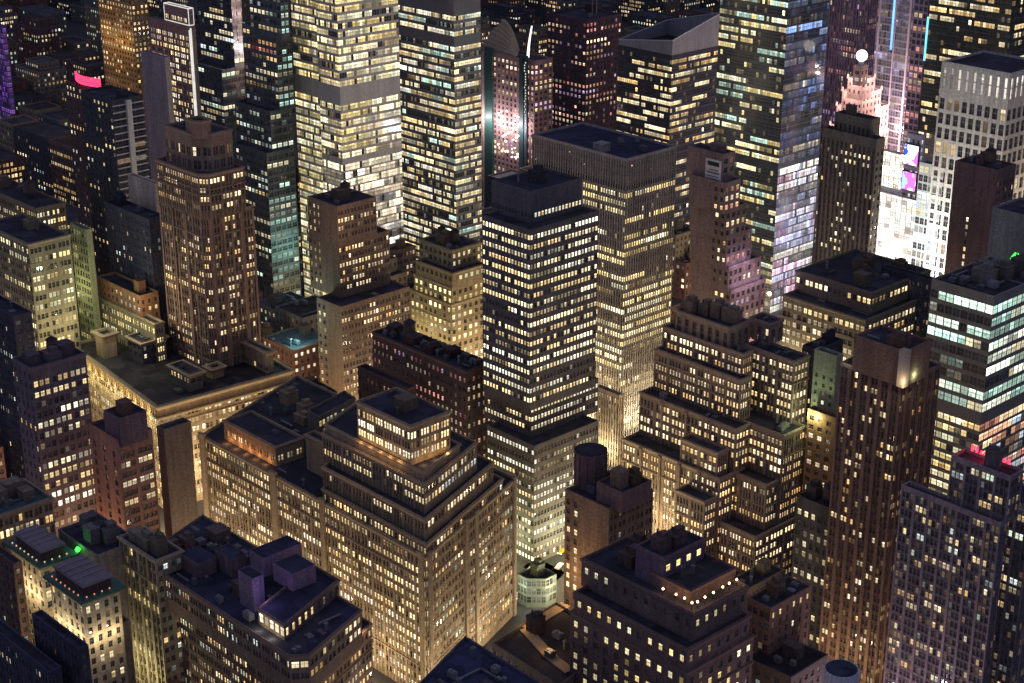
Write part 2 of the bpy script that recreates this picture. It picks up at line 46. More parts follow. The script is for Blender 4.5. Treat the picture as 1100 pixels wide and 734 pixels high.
 {'key': 'grn', 'name': 'apartment_tower', 'cat': 'apartment tower', 'label': 'narrow tower with pale green lit upper wall and brick below, left of the reddish tower', 'style': 'grn', 't': [{'p': [(-341.32, 469.87), (-331.43, 469.87), (-331.43, 473.71), (-341.32, 473.71)], 'q': [(-341.32, 469.87), (-331.43, 469.87), (-331.43, 473.71), (-341.32, 473.71)], 'z': 92.86, 'z0': 0.0}]},
 {'key': 'dk26', 'name': 'loft_building', 'cat': 'loft building', 'label': 'unlit black slab in the gap right of the great ziggurat', 'style': 'dark', 't': [{'p': [(-364.69, 494.16), (-357.65, 494.16), (-357.65, 510.46), (-364.69, 510.46)], 'q': [(-364.69, 494.16), (-357.65, 494.16), (-357.65, 510.46), (-364.69, 510.46)], 'z': 81.11, 'z0': 0.0}]},
 {'key': 'br26', 'name': 'apartment_block', 'cat': 'apartment block', 'label': 'orange brick block behind the dark loft left of the reddish tower', 'style': 'orange', 't': [{'p': [(-338.54, 464.6), (-323.27, 464.6), (-323.27, 468.44), (-338.54, 468.44)], 'q': [(-338.54, 464.6), (-323.27, 464.6), (-323.27, 468.44), (-338.54, 468.44)], 'z': 72.08, 'z0': 0.0}]},
 {'key': 'low25', 'name': 'office_building', 'cat': 'office building', 'label': 'broad dark setback office with three lit rows under the black silhouette tower', 'style': 'low25', 't': [{'p': [(-402.84, 537.86), (-364.98, 537.86), (-364.98, 578.5), (-402.84, 578.5)], 'q': [(-402.84, 537.86), (-364.98, 537.86), (-364.98, 578.5), (-402.84, 578.5)], 'z': 91.47, 'z0': 82.47}, {'p': [(-401.51, 528.52), (-360.51, 528.52), (-360.51, 573.13), (-401.51, 573.13)], 'q': [(-401.51, 528.52), (-360.51, 528.52), (-360.51, 573.13), (-401.51, 573.13)], 'z': 83.47, 'z0': 0.0}]},
 {'key': 'box25', 'name': 'loft_building', 'cat': 'loft building', 'label': 'plain unlit charcoal box beside the foot of the black silhouette tower', 'style': 'dark', 't': [{'p': [(-378.64, 563.22), (-353.56, 563.22), (-353.56, 567.15), (-378.64, 567.15)], 'q': [(-378.64, 563.22), (-353.56, 563.22), (-353.56, 567.15), (-378.64, 567.15)], 'z': 93.12, 'z0': 0.0}]},
 {'key': 'sil', 'name': 'hotel', 'cat': 'hotel', 'label': 'black silhouetted tower with blank front before the floodlit pink ziggurat', 'style': 'sil', 't': [{'p': [(-423.46, 585.73), (-404.81, 585.73), (-404.81, 592.3), (-423.46, 592.3)], 'q': [(-423.46, 585.73), (-404.81, 585.73), (-404.81, 592.3), (-423.46, 592.3)], 'z': 145.78, 'z0': 137.78}, {'p': [(-427.52, 583.46), (-399.71, 583.46), (-399.71, 589.37), (-427.52, 589.37)], 'q': [(-427.52, 583.46), (-399.71, 583.46), (-399.71, 589.37), (-427.52, 589.37)], 'z': 138.78, 'z0': 0.0}]},
 {'key': 'sign', 'name': 'office_tower', 'cat': 'office tower', 'label': 'brown tower with a white painted wall sign and purple lit setbacks at right', 'style': 'sign', 't': [{'p': [(-442.01, 512.87), (-423.31, 512.87), (-423.31, 520.34), (-442.01, 520.34)], 'q': [(-442.01, 512.87), (-423.31, 512.87), (-423.31, 520.34), (-442.01, 520.34)], 'z': 140.84, 'z0': 128.84, 'fy': 'blank'}, {'p': [(-438.58, 511.3), (-420.37, 511.3), (-420.37, 521.12), (-438.58, 521.12)], 'q': [(-438.58, 511.3), (-420.37, 511.3), (-420.37, 521.12), (-438.58, 521.12)], 'z': 129.84, 'z0': 116.84}, {'p': [(-441.08, 514.85), (-422.16, 514.85), (-422.16, 527.75), (-441.08, 527.75)], 'q': [(-441.08, 514.85), (-422.16, 514.85), (-422.16, 527.75), (-441.08, 527.75)], 'z': 117.84, 'z0': 104.84}, {'p': [(-442.23, 516.85), (-422.64, 516.85), (-422.64, 532.87), (-442.23, 532.87)], 'q': [(-442.23, 516.85), (-422.64, 516.85), (-422.64, 532.87), (-442.23, 532.87)], 'z': 105.84, 'z0': 91.84}, {'p': [(-441.99, 517.34), (-421.28, 517.34), (-421.28, 538.35), (-441.99, 538.35)], 'q': [(-441.99, 517.34), (-421.28, 517.34), (-421.28, 538.35), (-441.99, 538.35)], 'z': 92.84, 'z0': 81.84}, {'p': [(-442.02, 517.95), (-420.2, 517.95), (-420.2, 540.93), (-442.02, 540.93)], 'q': [(-442.02, 517.95), (-420.2, 517.95), (-420.2, 540.93), (-442.02, 540.93)], 'z': 82.84, 'z0': 0.0}]},
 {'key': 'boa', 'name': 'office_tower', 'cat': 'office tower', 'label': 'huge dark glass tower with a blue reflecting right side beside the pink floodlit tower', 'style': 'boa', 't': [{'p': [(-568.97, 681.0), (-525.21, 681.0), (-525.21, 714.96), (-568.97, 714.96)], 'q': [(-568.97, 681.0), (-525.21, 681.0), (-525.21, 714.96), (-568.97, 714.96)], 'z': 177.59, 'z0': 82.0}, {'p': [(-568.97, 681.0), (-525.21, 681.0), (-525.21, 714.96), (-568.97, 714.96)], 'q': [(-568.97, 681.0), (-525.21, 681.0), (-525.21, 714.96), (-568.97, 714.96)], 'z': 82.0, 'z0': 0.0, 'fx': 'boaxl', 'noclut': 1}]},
 {'key': 'crown', 'name': 'office_tower', 'cat': 'office tower', 'label': 'glass tower with slanted grey crown and pinkish lit corner', 'style': 'crown', 't': [{'p': [(-676.94, 720.05), (-634.92, 720.05), (-634.92, 762.92), (-676.94, 762.92)], 'q': [(-676.94, 720.05), (-634.92, 720.05), (-634.92, 762.92), (-676.94, 762.92)], 'z': 117.91, 'z0': 0.0}]},
 {'key': 'ets', 'name': 'office_tower', 'cat': 'office tower', 'label': 'cream and teal banded glass tower left of the hotel with roof fins', 'style': 'ets', 't': [{'p': [(-708.29, 579.92), (-661.88, 579.92), (-661.88, 598.61), (-708.29, 598.61)], 'q': [(-708.29, 579.92), (-661.88, 579.92), (-661.88, 598.61), (-708.29, 598.61)], 'z': 168.68, 'z0': 0.0}]},
 {'key': 'nyt', 'name': 'office_tower', 'cat': 'office tower', 'label': 'brilliant yellow lit glass tower with a grey louvred band, brightest of the tall ones', 'style': 'nyt', 't': [{'p': [(-685.17, 509.35), (-667.95, 509.35), (-667.95, 548.12), (-685.17, 548.12)], 'q': [(-685.17, 509.35), (-667.95, 509.35), (-667.95, 548.12), (-685.17, 548.12)], 'z': 177.58, 'z0': 88.0}, {'p': [(-685.17, 509.35), (-667.95, 509.35), (-667.95, 548.12), (-685.17, 548.12)], 'q': [(-685.17, 509.35), (-667.95, 509.35), (-667.95, 548.12), (-685.17, 548.12)], 'z': 88.0, 'z0': 0.0, 'fy': 'nytlow', 'fx': 'nytlow', 'noclut': 1}, {'p': [(-713.84, 515.01), (-691.23, 515.01), (-691.23, 521.99), (-713.84, 521.99)], 'q': [(-713.84, 515.01), (-691.23, 515.01), (-691.23, 521.99), (-713.84, 521.99)], 'z': 176.33, 'z0': 0.0}]},
 {'key': 'tealt', 'name': 'office_tower', 'cat': 'office tower', 'label': 'dark setback tower with pale teal side left of the brilliant yellow glass tower', 'style': 'teal', 't': [{'p': [(-714.97, 490.18), (-688.29, 490.18), (-688.29, 495.21), (-714.97, 495.21)], 'q': [(-714.97, 490.18), (-688.29, 490.18), (-688.29, 495.21), (-714.97, 495.21)], 'z': 177.29, 'z0': 150.29}, {'p': [(-734.96, 498.9), (-705.68, 498.9), (-705.68, 508.72), (-734.96, 508.72)], 'q': [(-734.96, 498.9), (-705.68, 498.9), (-705.68, 508.72), (-734.96, 508.72)], 'z': 151.29, 'z0': 110.29}, {'p': [(-736.59, 492.55), (-705.15, 492.55), (-705.15, 506.59), (-736.59, 506.59)], 'q': [(-736.59, 492.55), (-705.15, 492.55), (-705.15, 506.59), (-736.59, 506.59)], 'z': 111.29, 'z0': 90.29}, {'p': [(-731.81, 486.08), (-701.13, 486.08), (-701.13, 503.65), (-731.81, 503.65)], 'q': [(-731.81, 486.08), (-701.13, 486.08), (-701.13, 503.65), (-731.81, 503.65)], 'z': 91.29, 'z0': 0.0}]},
 {'key': 't38', 'name': 'office_tower', 'cat': 'office tower', 'label': 'dark glass tower with lit cream storey between the white edged tower and the teal one', 'style': 't38', 't': [{'p': [(-865.9, 557.1), (-830.45, 557.1), (-830.45, 564.18), (-865.9, 564.18)], 'q': [(-865.9, 557.1), (-830.45, 557.1), (-830.45, 564.18), (-865.9, 564.18)], 'z': 154.48, 'z0': 103.48}, {'p': [(-861.75, 547.74), (-830.61, 547.74), (-830.61, 563.41), (-861.75, 563.41)], 'q': [(-861.75, 547.74), (-830.61, 547.74), (-830.61, 563.41), (-861.75, 563.41)], 'z': 104.48, 'z0': 0.0}]},
 {'key': 'gold', 'name': 'hotel', 'cat': 'hotel', 'label': 'gold lit hotel tower with curved bands of windows at top left', 'style': 'gold', 't': [{'p': [(-969.12, 550.14), (-929.38, 550.14), (-929.38, 562.05), (-969.12, 562.05)], 'q': [(-969.12, 550.14), (-929.38, 550.14), (-929.38, 562.05), (-969.12, 562.05)], 'z': 136.35, 'z0': 0.0}]},
 {'key': 'wedge', 'name': 'office_tower', 'cat': 'office tower', 'label': 'cream lit tower with a white glowing vertical edge and lantern crown', 'style': 'wedge', 't': [{'p': [(-786.91, 485.42), (-763.8, 485.42), (-763.8, 488.42), (-786.91, 488.42)], 'q': [(-786.91, 485.42), (-763.8, 485.42), (-763.8, 488.42), (-786.91, 488.42)], 'z': 156.42, 'z0': 145.42}, {'p': [(-804.6, 486.43), (-764.85, 486.43), (-764.85, 489.88), (-804.6, 489.88)], 'q': [(-804.6, 486.43), (-764.85, 486.43), (-764.85, 489.88), (-804.6, 489.88)], 'z': 146.42, 'z0': 0.0}]},
 {'key': 'slab', 'name': 'apartment_tower', 'cat': 'apartment tower', 'label': 'windowless pale mauve slab between striped tower and white edged tower', 'style': 'slab', 't': [{'p': [(-737.68, 439.75), (-715.7, 439.75), (-715.7, 442.75), (-737.68, 442.75)], 'q': [(-737.68, 439.75), (-715.7, 439.75), (-715.7, 442.75), (-737.68, 442.75)], 'z': 145.1, 'z0': 0.0}]},
 {'key': 'stripe', 'name': 'hotel', 'cat': 'hotel', 'label': 'dark tower with thin white stripes and one broad white vertical band', 'style': 'stripe', 't': [{'p': [(-714.36, 391.8), (-686.0, 391.8), (-686.0, 408.06), (-714.36, 408.06)], 'q': [(-714.36, 391.8), (-686.0, 391.8), (-686.0, 408.06), (-714.36, 408.06)], 'z': 136.85, 'z0': 0.0}]},
 {'key': 'neon', 'name': 'hotel', 'cat': 'hotel', 'label': 'brown hotel with glowing red rooftop band at upper left', 'style': 'brownw', 't': [{'p': [(-820.55, 441.75), (-784.13, 441.75), (-784.13, 452.83), (-820.55, 452.83)], 'q': [(-820.55, 441.75), (-784.13, 441.75), (-784.13, 452.83), (-820.55, 452.83)], 'z': 116.09, 'z0': 0.0}]},
 {'key': 'rounded', 'name': 'loft_building', 'cat': 'loft building', 'label': 'broad yellow lit loft with rounded corner and cluster of roof huts at left edge', 'style': 'rounded', 't': [{'p': [(-747.27, 344.12), (-677.63, 344.12), (-677.63, 358.96), (-747.27, 358.96)], 'q': [(-747.27, 344.12), (-677.63, 344.12), (-677.63, 358.96), (-747.27, 358.96)], 'z': 97.01, 'z0': 0.0}]},
 {'key': 'ell', 'name': 'loft_building', 'cat': 'loft building', 'label': 'yellow green lit loft wing with three window bays below the rounded loft', 'style': 'ell', 't': [{'p': [(-671.62, 315.21), (-630.61, 315.21), (-630.61, 334.72), (-671.62, 334.72)], 'q': [(-671.62, 315.21), (-630.61, 315.21), (-630.61, 334.72), (-671.62, 334.72)], 'z': 98.17, 'z0': 0.0}]},
 {'key': 'ellb', 'name': 'loft_building', 'cat': 'loft building', 'label': 'narrow bright green washed end wall right of the yellow green loft wing', 'style': 'ellb', 't': [{'p': [(-647.92, 344.43), (-634.55, 344.43), (-634.55, 347.43), (-647.92, 347.43)], 'q': [(-647.92, 344.43), (-634.55, 344.43), (-634.55, 347.43), (-647.92, 347.43)], 'z': 96.96, 'z0': 0.0}]},
 {'key': 'white', 'name': 'apartment_block', 'cat': 'apartment block', 'label': 'bright cream blank wall with stepped top left of the octagonal brick tower', 'style': 'white', 't': [{'p': [(-652.84, 377.54), (-630.62, 377.54), (-630.62, 380.54), (-652.84, 380.54)], 'q': [(-652.84, 377.54), (-630.62, 377.54), (-630.62, 380.54), (-652.84, 380.54)], 'z': 111.52, 'z0': 0.0}]},
 {'key': 'west', 'name': 'hotel', 'cat': 'hotel', 'label': 'pinkish ribbed hotel tower with a fan of tan curved roof fins and light beam', 'style': 'west', 't': [{'p': [(-763.35, 686.98), (-712.85, 686.98), (-712.85, 702.28), (-763.35, 702.28)], 'q': [(-763.35, 686.98), (-712.85, 686.98), (-712.85, 702.28), (-763.35, 702.28)], 'z': 107.37, 'z0': 0.0}]},
 {'key': 'tsq', 'name': 'office_tower', 'cat': 'office tower', 'label': 'dark maroon tower with reddish windows behind the fan roofed hotel', 'style': 'maroon', 't': [{'p': [(-789.93, 772.78), (-754.46, 772.78), (-754.46, 805.35), (-789.93, 805.35)], 'q': [(-789.93, 772.78), (-754.46, 772.78), (-754.46, 805.35), (-789.93, 805.35)], 'z': 114.44, 'z0': 0.0}]},
 {'key': 'para', 'name': 'office_tower', 'cat': 'office tower', 'label': 'floodlit pink stepped tower with glowing glass ball on top', 'style': 'para', 't': [{'p': [(-510.88, 719.81), (-506.24, 719.81), (-506.24, 726.2), (-510.88, 726.2)], 'q': [(-510.88, 719.81), (-506.24, 719.81), (-506.24, 726.2), (-510.88, 726.2)], 'z': 132.03, 'z0': 122.03}, {'p': [(-520.25, 728.85), (-511.4, 728.85), (-511.4, 740.24), (-520.25, 740.24)], 'q': [(-520.25, 728.85), (-511.4, 728.85), (-511.4, 740.24), (-520.25, 740.24)], 'z': 123.03, 'z0': 112.03}, {'p': [(-530.52, 739.04), (-517.3, 739.04), (-517.3, 755.63), (-530.52, 755.63)], 'q': [(-530.52, 739.04), (-517.3, 739.04), (-517.3, 755.63), (-530.52, 755.63)], 'z': 113.03, 'z0': 100.03}, {'p': [(-541.98, 750.88), (-522.97, 750.88), (-522.97, 772.09), (-541.98, 772.09)], 'q': [(-541.98, 750.88), (-522.97, 750.88), (-522.97, 772.09), (-541.98, 772.09)], 'z': 101.03, 'z0': 86.03}, {'p': [(-551.55, 759.36), (-524.15, 759.36), (-524.15, 785.3), (-551.55, 785.3)], 'q': [(-551.55, 759.36), (-524.15, 759.36), (-524.15, 785.3), (-551.55, 785.3)], 'z': 87.03, 'z0': 68.03}, {'p': [(-557.39, 765.71), (-522.1, 765.71), (-522.1, 797.41), (-557.39, 797.41)], 'q': [(-557.39, 765.71), (-522.1, 765.71), (-522.1, 797.41), (-557.39, 797.41)], 'z': 69.03, 'z0': 0.0}]},
 {'key': 'purp', 'name': 'office_tower', 'cat': 'office tower', 'label': 'purple ribbed tower rising behind the glowing glass ball', 'style': 'purp', 't': [{'p': [(-603.72, 819.53), (-573.03, 819.53), (-573.03, 832.11), (-603.72, 832.11)], 'q': [(-603.72, 819.53), (-573.03, 819.53), (-573.03, 832.11), (-603.72, 832.11)], 'z': 161.09, 'z0': 0.0}]},
 {'key': 'lav', 'name': 'office_tower', 'cat': 'office tower', 'label': 'lavender glass tower with a bright blue vertical light line', 'style': 'lav', 't': [{'p': [(-537.32, 775.23), (-513.73, 775.23), (-513.73, 788.08), (-537.32, 788.08)], 'q': [(-537.32, 775.23), (-513.73, 775.23), (-513.73, 788.08), (-537.32, 788.08)], 'z': 170.61, 'z0': 0.0}]},
 {'key': 'pinkl', 'name': 'hotel', 'cat': 'hotel', 'label': 'slim lattice faced tower with pink lit windows left of the white gridded hotel', 'style': 'lattice', 't': [{'p': [(-489.05, 737.02), (-480.84, 737.02), (-480.84, 741.89), (-489.05, 741.89)], 'q': [(-489.05, 737.02), (-480.84, 737.02), (-480.84, 741.89), (-489.05, 741.89)], 'z': 178.88, 'z0': 0.0}]},
 {'key': 'dkr', 'name': 'office_tower', 'cat': 'office tower', 'label': 'dark green black office tower with warm lit segments behind the white gridded hotel', 'style': 'dkr', 't': [{'p': [(-476.93, 732.35), (-431.47, 732.35), (-431.47, 764.09), (-476.93, 764.09)], 'q': [(-476.93, 732.35), (-431.47, 732.35), (-431.47, 764.09), (-476.93, 764.09)], 'z': 191.9, 'z0': 0.0}]},
 {'key': 'grid', 'name': 'hotel', 'cat': 'hotel', 'label': 'white gridded tower with glowing slots under its flat roof', 'style': 'grid', 't': [{'p': [(-410.12, 643.18), (-375.96, 643.18), (-375.96, 676.13), (-410.12, 676.13)], 'q': [(-410.12, 643.18), (-375.96, 643.18), (-375.96, 676.13), (-410.12, 676.13)], 'z': 161.39, 'z0': 147.5, 'fy': 'slots', 'fx': 'slots'}, {'p': [(-410.12, 643.18), (-375.96, 643.18), (-375.96, 676.13), (-410.12, 676.13)], 'q': [(-410.12, 643.18), (-375.96, 643.18), (-375.96, 676.13), (-410.12, 676.13)], 'z': 147.5, 'z0': 0.0, 'noclut': 1}]},
 {'key': 'gridl', 'name': 'office_tower', 'cat': 'office tower', 'label': 'glassy cyan lit tower base between the blazing square and white gridded hotel', 'style': 'gridl', 't': [{'p': [(-417.05, 643.53), (-404.31, 643.53), (-404.31, 649.41), (-417.05, 649.41)], 'q': [(-417.05, 643.53), (-404.31, 643.53), (-404.31, 649.41), (-417.05, 649.41)], 'z': 114.34, 'z0': 0.0}]},
 {'key': 'br49', 'name': 'apartment_block', 'cat': 'apartment block', 'label': 'brown block with one column of lit windows on its front before the white gridded hotel', 'style': 'br49', 't': [{'p': [(-369.03, 595.2), (-349.05, 595.2), (-349.05, 609.03), (-369.03, 609.03)], 'q': [(-369.03, 595.2), (-349.05, 595.2), (-349.05, 609.03), (-369.03, 609.03)], 'z': 133.7, 'z0': 0.0}]},
 {'key': 'rib50', 'name': 'office_building', 'cat': 'office building', 'label': 'grey ribbed block at right edge above the flat roofed glass office', 'style': 'rib50', 't': [{'p': [(-329.62, 560.91), (-308.18, 560.91), (-308.18, 580.95), (-329.62, 580.95)], 'q': [(-329.62, 560.91), (-308.18, 560.91), (-308.18, 580.95), (-329.62, 580.95)], 'z': 129.65, 'z0': 0.0}]},
 {'key': 'blue', 'name': 'office_building', 'cat': 'office building', 'label': 'blue roofed building cut by the bottom edge beside the lit avenue', 'style': 'blue', 't': [{'p': [(-296.52, 230.29), (-257.57, 229.0), (-275.24, 275.36), (-314.19, 276.65)], 'q': [(-296.52, 230.29), (-257.57, 229.0), (-275.24, 275.36), (-314.19, 276.65)], 'z': 66.0, 'z0': 0.0}]},
 {'key': 'low28', 'name': 'shop_building', 'cat': 'shop building', 'label': 'low dark roof crossed by an orange lit walkway beside the lit avenue', 'style': 'low28', 't': [{'p': [(-327.64, 299.42), (-297.48, 297.58), (-302.09, 328.97), (-332.25, 330.81)], 'q': [(-327.64, 299.42), (-297.48, 297.58), (-302.09, 328.97), (-332.25, 330.81)], 'z': 48.0, 'z0': 0.0}]},
 {'key': 'bot24', 'name': 'loft_building', 'cat': 'loft building', 'label': 'low dark roof at the bottom edge right of the brick loft', 'style': 'low28', 't': [{'p': [(-276.65, 356.4), (-259.94, 357.7), (-260.24, 376.2), (-276.95, 374.9)], 'q': [(-276.65, 356.4), (-259.94, 357.7), (-260.24, 376.2), (-276.95, 374.9)], 'z': 42.0, 'z0': 0.0}]},
 {'key': 'oldp', 'name': 'loft_building', 'cat': 'loft building', 'label': 'mauve loft with dim facade between gilded loft and left purple block', 'style': 'dark', 't': [{'p': [(-617.53, 278.63), (-576.17, 278.63), (-576.17, 286.47), (-617.53, 286.47)], 'q': [(-617.53, 278.63), (-576.17, 278.63), (-576.17, 286.47), (-617.53, 286.47)], 'z': 90.2, 'z0': 0.0}]},
 {'key': 'violet', 'name': 'office_tower', 'cat': 'office tower', 'label': 'violet glowing tower cut by the left edge', 'style': 'violet', 't': [{'p': [(-1083.67, 512.91), (-1029.28, 512.91), (-1029.28, 515.91), (-1083.67, 515.91)], 'q': [(-1083.67, 512.91), (-1029.28, 512.91), (-1029.28, 515.91), (-1083.67, 515.91)], 'z': 106.52, 'z0': 0.0}]},
 {'key': 'redl', 'name': 'glow_block', 'cat': 'glow_block', 'label': 'low added block glowing red like far tail lights behind the maroon tower', 'style': 'redl', 't': [{'p': [(-998.29, 979.15), (-980.82, 979.15), (-980.82, 1043.39), (-998.29, 1043.39)], 'q': [(-998.29, 979.15), (-980.82, 979.15), (-980.82, 1043.39), (-998.29, 1043.39)], 'z': 24.0, 'z0': 0.0}]},  # added block; its red panes stand in for distant tail lights
 {'key': 'blaze', 'name': 'glow_block', 'cat': 'glow_block', 'label': 'blazing white floodlit block right of the black silhouette tower', 'style': 'blaze', 't': [{'p': [(-491.55, 708.17), (-470.1, 708.17), (-470.1, 711.37), (-491.55, 711.37)], 'q': [(-491.55, 708.17), (-470.1, 708.17), (-470.1, 711.37), (-491.55, 711.37)], 'z': 95.28, 'z0': 74.27}, {'p': [(-483.02, 703.67), (-455.07, 703.67), (-455.07, 706.89), (-483.02, 706.89)], 'q': [(-483.02, 703.67), (-455.07, 703.67), (-455.07, 706.89), (-483.02, 706.89)], 'z': 75.27, 'z0': 0.0}]},
 {'key': 'scr', 'name': 'office_building', 'cat': 'office building', 'label': 'block wearing big blue and violet screens between the blazing white block and glassy cyan base', 'style': 'scr', 't': [{'p': [(-468.49, 708.98), (-459.75, 708.98), (-459.75, 711.98), (-468.49, 711.98)], 'q': [(-468.49, 708.98), (-459.75, 708.98), (-459.75, 711.98), (-468.49, 711.98)], 'z': 106.65, 'z0': 0.0}]},
 {'key': 'dkw', 'name': 'loft_building', 'cat': 'loft building', 'label': 'plain black brown loft with a single lit row left of the octagonal brick tower', 'style': 'dark', 't': [{'p': [(-649.18, 362.72), (-612.68, 362.72), (-612.68, 371.04), (-649.18, 371.04)], 'q': [(-649.18, 362.72), (-612.68, 362.72), (-612.68, 371.04), (-649.18, 371.04)], 'z': 102.63, 'z0': 0.0}]},
 {'key': 'tealow', 'name': 'loft_building', 'cat': 'loft building', 'label': 'low pale green lit loft in front of the yellow green wing', 'style': 'ell', 't': [{'p': [(-650.98, 350.48), (-594.36, 350.48), (-594.36, 355.06), (-650.98, 355.06)], 'q': [(-650.98, 350.48), (-594.36, 350.48), (-594.36, 355.06), (-650.98, 355.06)], 'z': 63.35, 'z0': 0.0}]},
 {'key': 'tealow2', 'name': 'loft_building', 'cat': 'loft building', 'label': 'low dim brown loft left of the octagonal brick tower foot', 'style': 'orange', 't': [{'p': [(-642.56, 352.05), (-607.34, 352.05), (-607.34, 361.27), (-642.56, 361.27)], 'q': [(-642.56, 352.05), (-607.34, 352.05), (-607.34, 361.27), (-642.56, 361.27)], 'z': 72.08, 'z0': 0.0}]},
]
PT = {'green': (-446.81, 228.92, 57.0), 'glassgreen': (-296.76, 524.51, 122.0), 'tl0': (-272.54, 313.0, 82.1), 'tl1': (-268.04, 313.35, 82.1), 'tl2': (-265.13, 313.52, 82.1), 'tl3': (-262.08, 313.12, 82.1), 'tl4': (-261.37, 314.61, 82.1), 'tl5': (-261.62, 317.99, 82.1), 'tl6': (-261.69, 321.59, 82.1), 'tl7': (-261.92, 325.81, 82.1), 'tl8': (-262.02, 328.71, 82.1), 'tl9': (-261.94, 331.83, 82.1), 'rf0': (-234.34, 401.75, 95.1), 'rf1': (-227.94, 402.46, 95.1), 'rf2': (-222.47, 404.0, 95.1), 'rf3': (-222.73, 408.88, 95.1), 'resred': (-224.16, 403.5, 109.2), 'tankhouse': (-339.22, 352.51, 79.8), 'drum': (-229.96, 339.04, 60.0), 'walk0': (-329.55, 332.55, 47.1), 'walk1': (-327.83, 313.14, 47.1), 'walk2': (-311.76, 307.8, 47.1), 'walk3': (-301.48, 306.15, 47.1), 'mast0': (-687.78, 652.62, 130.0), 'mast1': (-686.0, 654.51, 130.0), 'redlamp': (-267.84, 416.09, 117.5), 'redlamp2': (-268.73, 423.79, 117.5), 'redlamp3': (-291.27, 417.63, 117.5), 'street': (-395.97, 374.89, 0.0), 'shed': (-372.96, 250.64, 64.5), 'palefire': (-548.4, 418.76, 100.78), 'palebase': (-537.34, 396.84, 28.14), 'teal0': (-586.14, 418.14, 42.61), 'teal1': (-574.31, 400.21, 57.24), 'teal2': (-604.44, 332.79, 76.8), 'teal3': (-631.67, 365.92, 85.23), 'teal4': (-597.16, 345.69, 71.36)}
WT = [((0.35, 0.5), 'yellow', 0, 0, 2.2, 4, 'round water tank in the middle of the yellow lit ziggurat roof'), ((0.8, 0.55), 'yellow', 0, 0, 1.8, 3.5, 'smaller water tank at the left of the yellow lit ziggurat roof'), ((0.5, 0.6), 'pale', 0, 0, 2.2, 4, 'water tank on the brown tower with the blank flank'), ((0.75, 0.6), 'block', 0, 0, 2.5, 4.5, 'water tank at the far left of the broad dark brown loft roof'), ((0.3, 0.5), 'dk23', 0, 0, 2.3, 4.2, 'water tank on the dark loft with the yellow attic row'), ((0.6, 0.6), 'prow', 0, 0, 2.0, 4, 'water tank on the dark mauve block at left'), ((0.3, 0.6), 'rounded', 0, 0, 2.4, 4.4, 'water tank on the rounded yellow lit loft roof'), ((0.5, 0.4), 'low25', 0, 0, 2.3, 4.2, 'water tank on the broad setback office under the black silhouette tower'), ((0.4, 0.5), 'br49', 0, 0, 2.2, 4.2, 'water tank on the brown block before the white gridded hotel'), ((0.5, 0.5), 'brick2', 0, 0, 1.7, 3.4, 'water tank on the small brick loft right of the terrace house'), ((0.45, 0.5), 'plat', 0, 0, 2.0, 3.6, 'water tank among rooftop machinery behind the twin cream hotels'), ((0.6, 0.55), 'cornice', 4, 0, 2.6, 4.6, 'water tank on the roof of the gilded cornice loft')]
REFS = {'step': 'the tan stepped office block', 'deck': 'the purple shed block', 'pav': 'the pilastered corner block', 'hota': 'the cream hotels', 'hotb': 'the cream hotels', 'plat': 'the thick parapet loft', 'corner': 'the navy corner block', 'beaux': 'the ornate teal roofed loft', 'prow': 'the mauve lit block', 'pink': 'the reddish shaft', 'pinkw': 'the blank party wall', 'cornice': 'the gilded cornice loft', 'octo': 'the octagonal brick tower', 'octow': 'the octagonal brick tower', 'pale': 'the blank flanked brown tower', 'yellow': 'the small yellow ziggurat', 'block': 'the broad dark brown loft', 'blockl': 'the broad dark brown loft', 'band': 'the dark banded tower', 'pier': 'the pier faced slab', 'annex': 'the ribbed annex', 'podium': 'the green lit storefront', 'zig': 'the great brown ziggurat', 'red': 'the slim reddish tower', 'res': 'the purplish apartment tower', 'glass': 'the flat roofed glass office', 'slim': 'the tank house tower', 'terr': 'the lamp strung terrace house', 'brick2': 'the small brick loft', 'dk23': 'the yellow attic loft', 'grn': 'the green lit narrow tower', 'low25': 'the dark setback office', 'sil': 'the black silhouette tower', 'sign': 'the wall sign tower', 'boa': 'the huge dark glass tower', 'crown': 'the slanted crown tower', 'ets': 'the teal banded glass tower', 'nyt': 'the brilliant yellow tower', 'tealt': 'the teal sided tower', 't38': 'the cream storey tower', 'gold': 'the gold lit hotel', 'wedge': 'the white edged tower', 'slab': 'the windowless mauve slab', 'stripe': 'the white striped tower', 'neon': 'the red neon hotel', 'rounded': 'the rounded corner loft', 'ell': 'the yellow green loft wing', 'white': 'the cream blank wall', 'west': 'the fin roofed hotel', 'tsq': 'the maroon tower', 'para': 'the pink floodlit tower', 'purp': 'the purple ribbed tower', 'lav': 'the lavender glass tower', 'grid': 'the white gridded hotel', 'br49': 'the brown lit column block', 'rib50': 'the grey ribbed block', 'low28': 'the orange walkway roof', 'oldp': 'the dim mauve loft', 'violet': 'the violet tower', 'redl': 'the red glowing block'}


# ------------------------------------------------------------------ camera
CAM = Vector((0.0, 0.0, 320.0))
YAW, PITCH = math.radians(46.817), math.radians(21.463)
RIGHT = Vector((math.cos(YAW), math.sin(YAW), 0))
AHEAD = Vector((-math.sin(YAW), math.cos(YAW), 0))
FWD = AHEAD*math.cos(PITCH) + Vector((0, 0, -math.sin(PITCH)))
UPV = AHEAD*math.sin(PITCH) + Vector((0, 0, math.cos(PITCH)))
cd = bpy.data.cameras.new('camera')
cam = bpy.data.objects.new('camera', cd)
COL.objects.link(cam)
cam.location = CAM
cam.rotation_euler = (math.pi/2-PITCH, 0, YAW)
cd.sensor_width = 36.0
cd.lens = 36.0*1830/1100
cd.clip_start, cd.clip_end = 1.0, 6000.0
scene.camera = cam

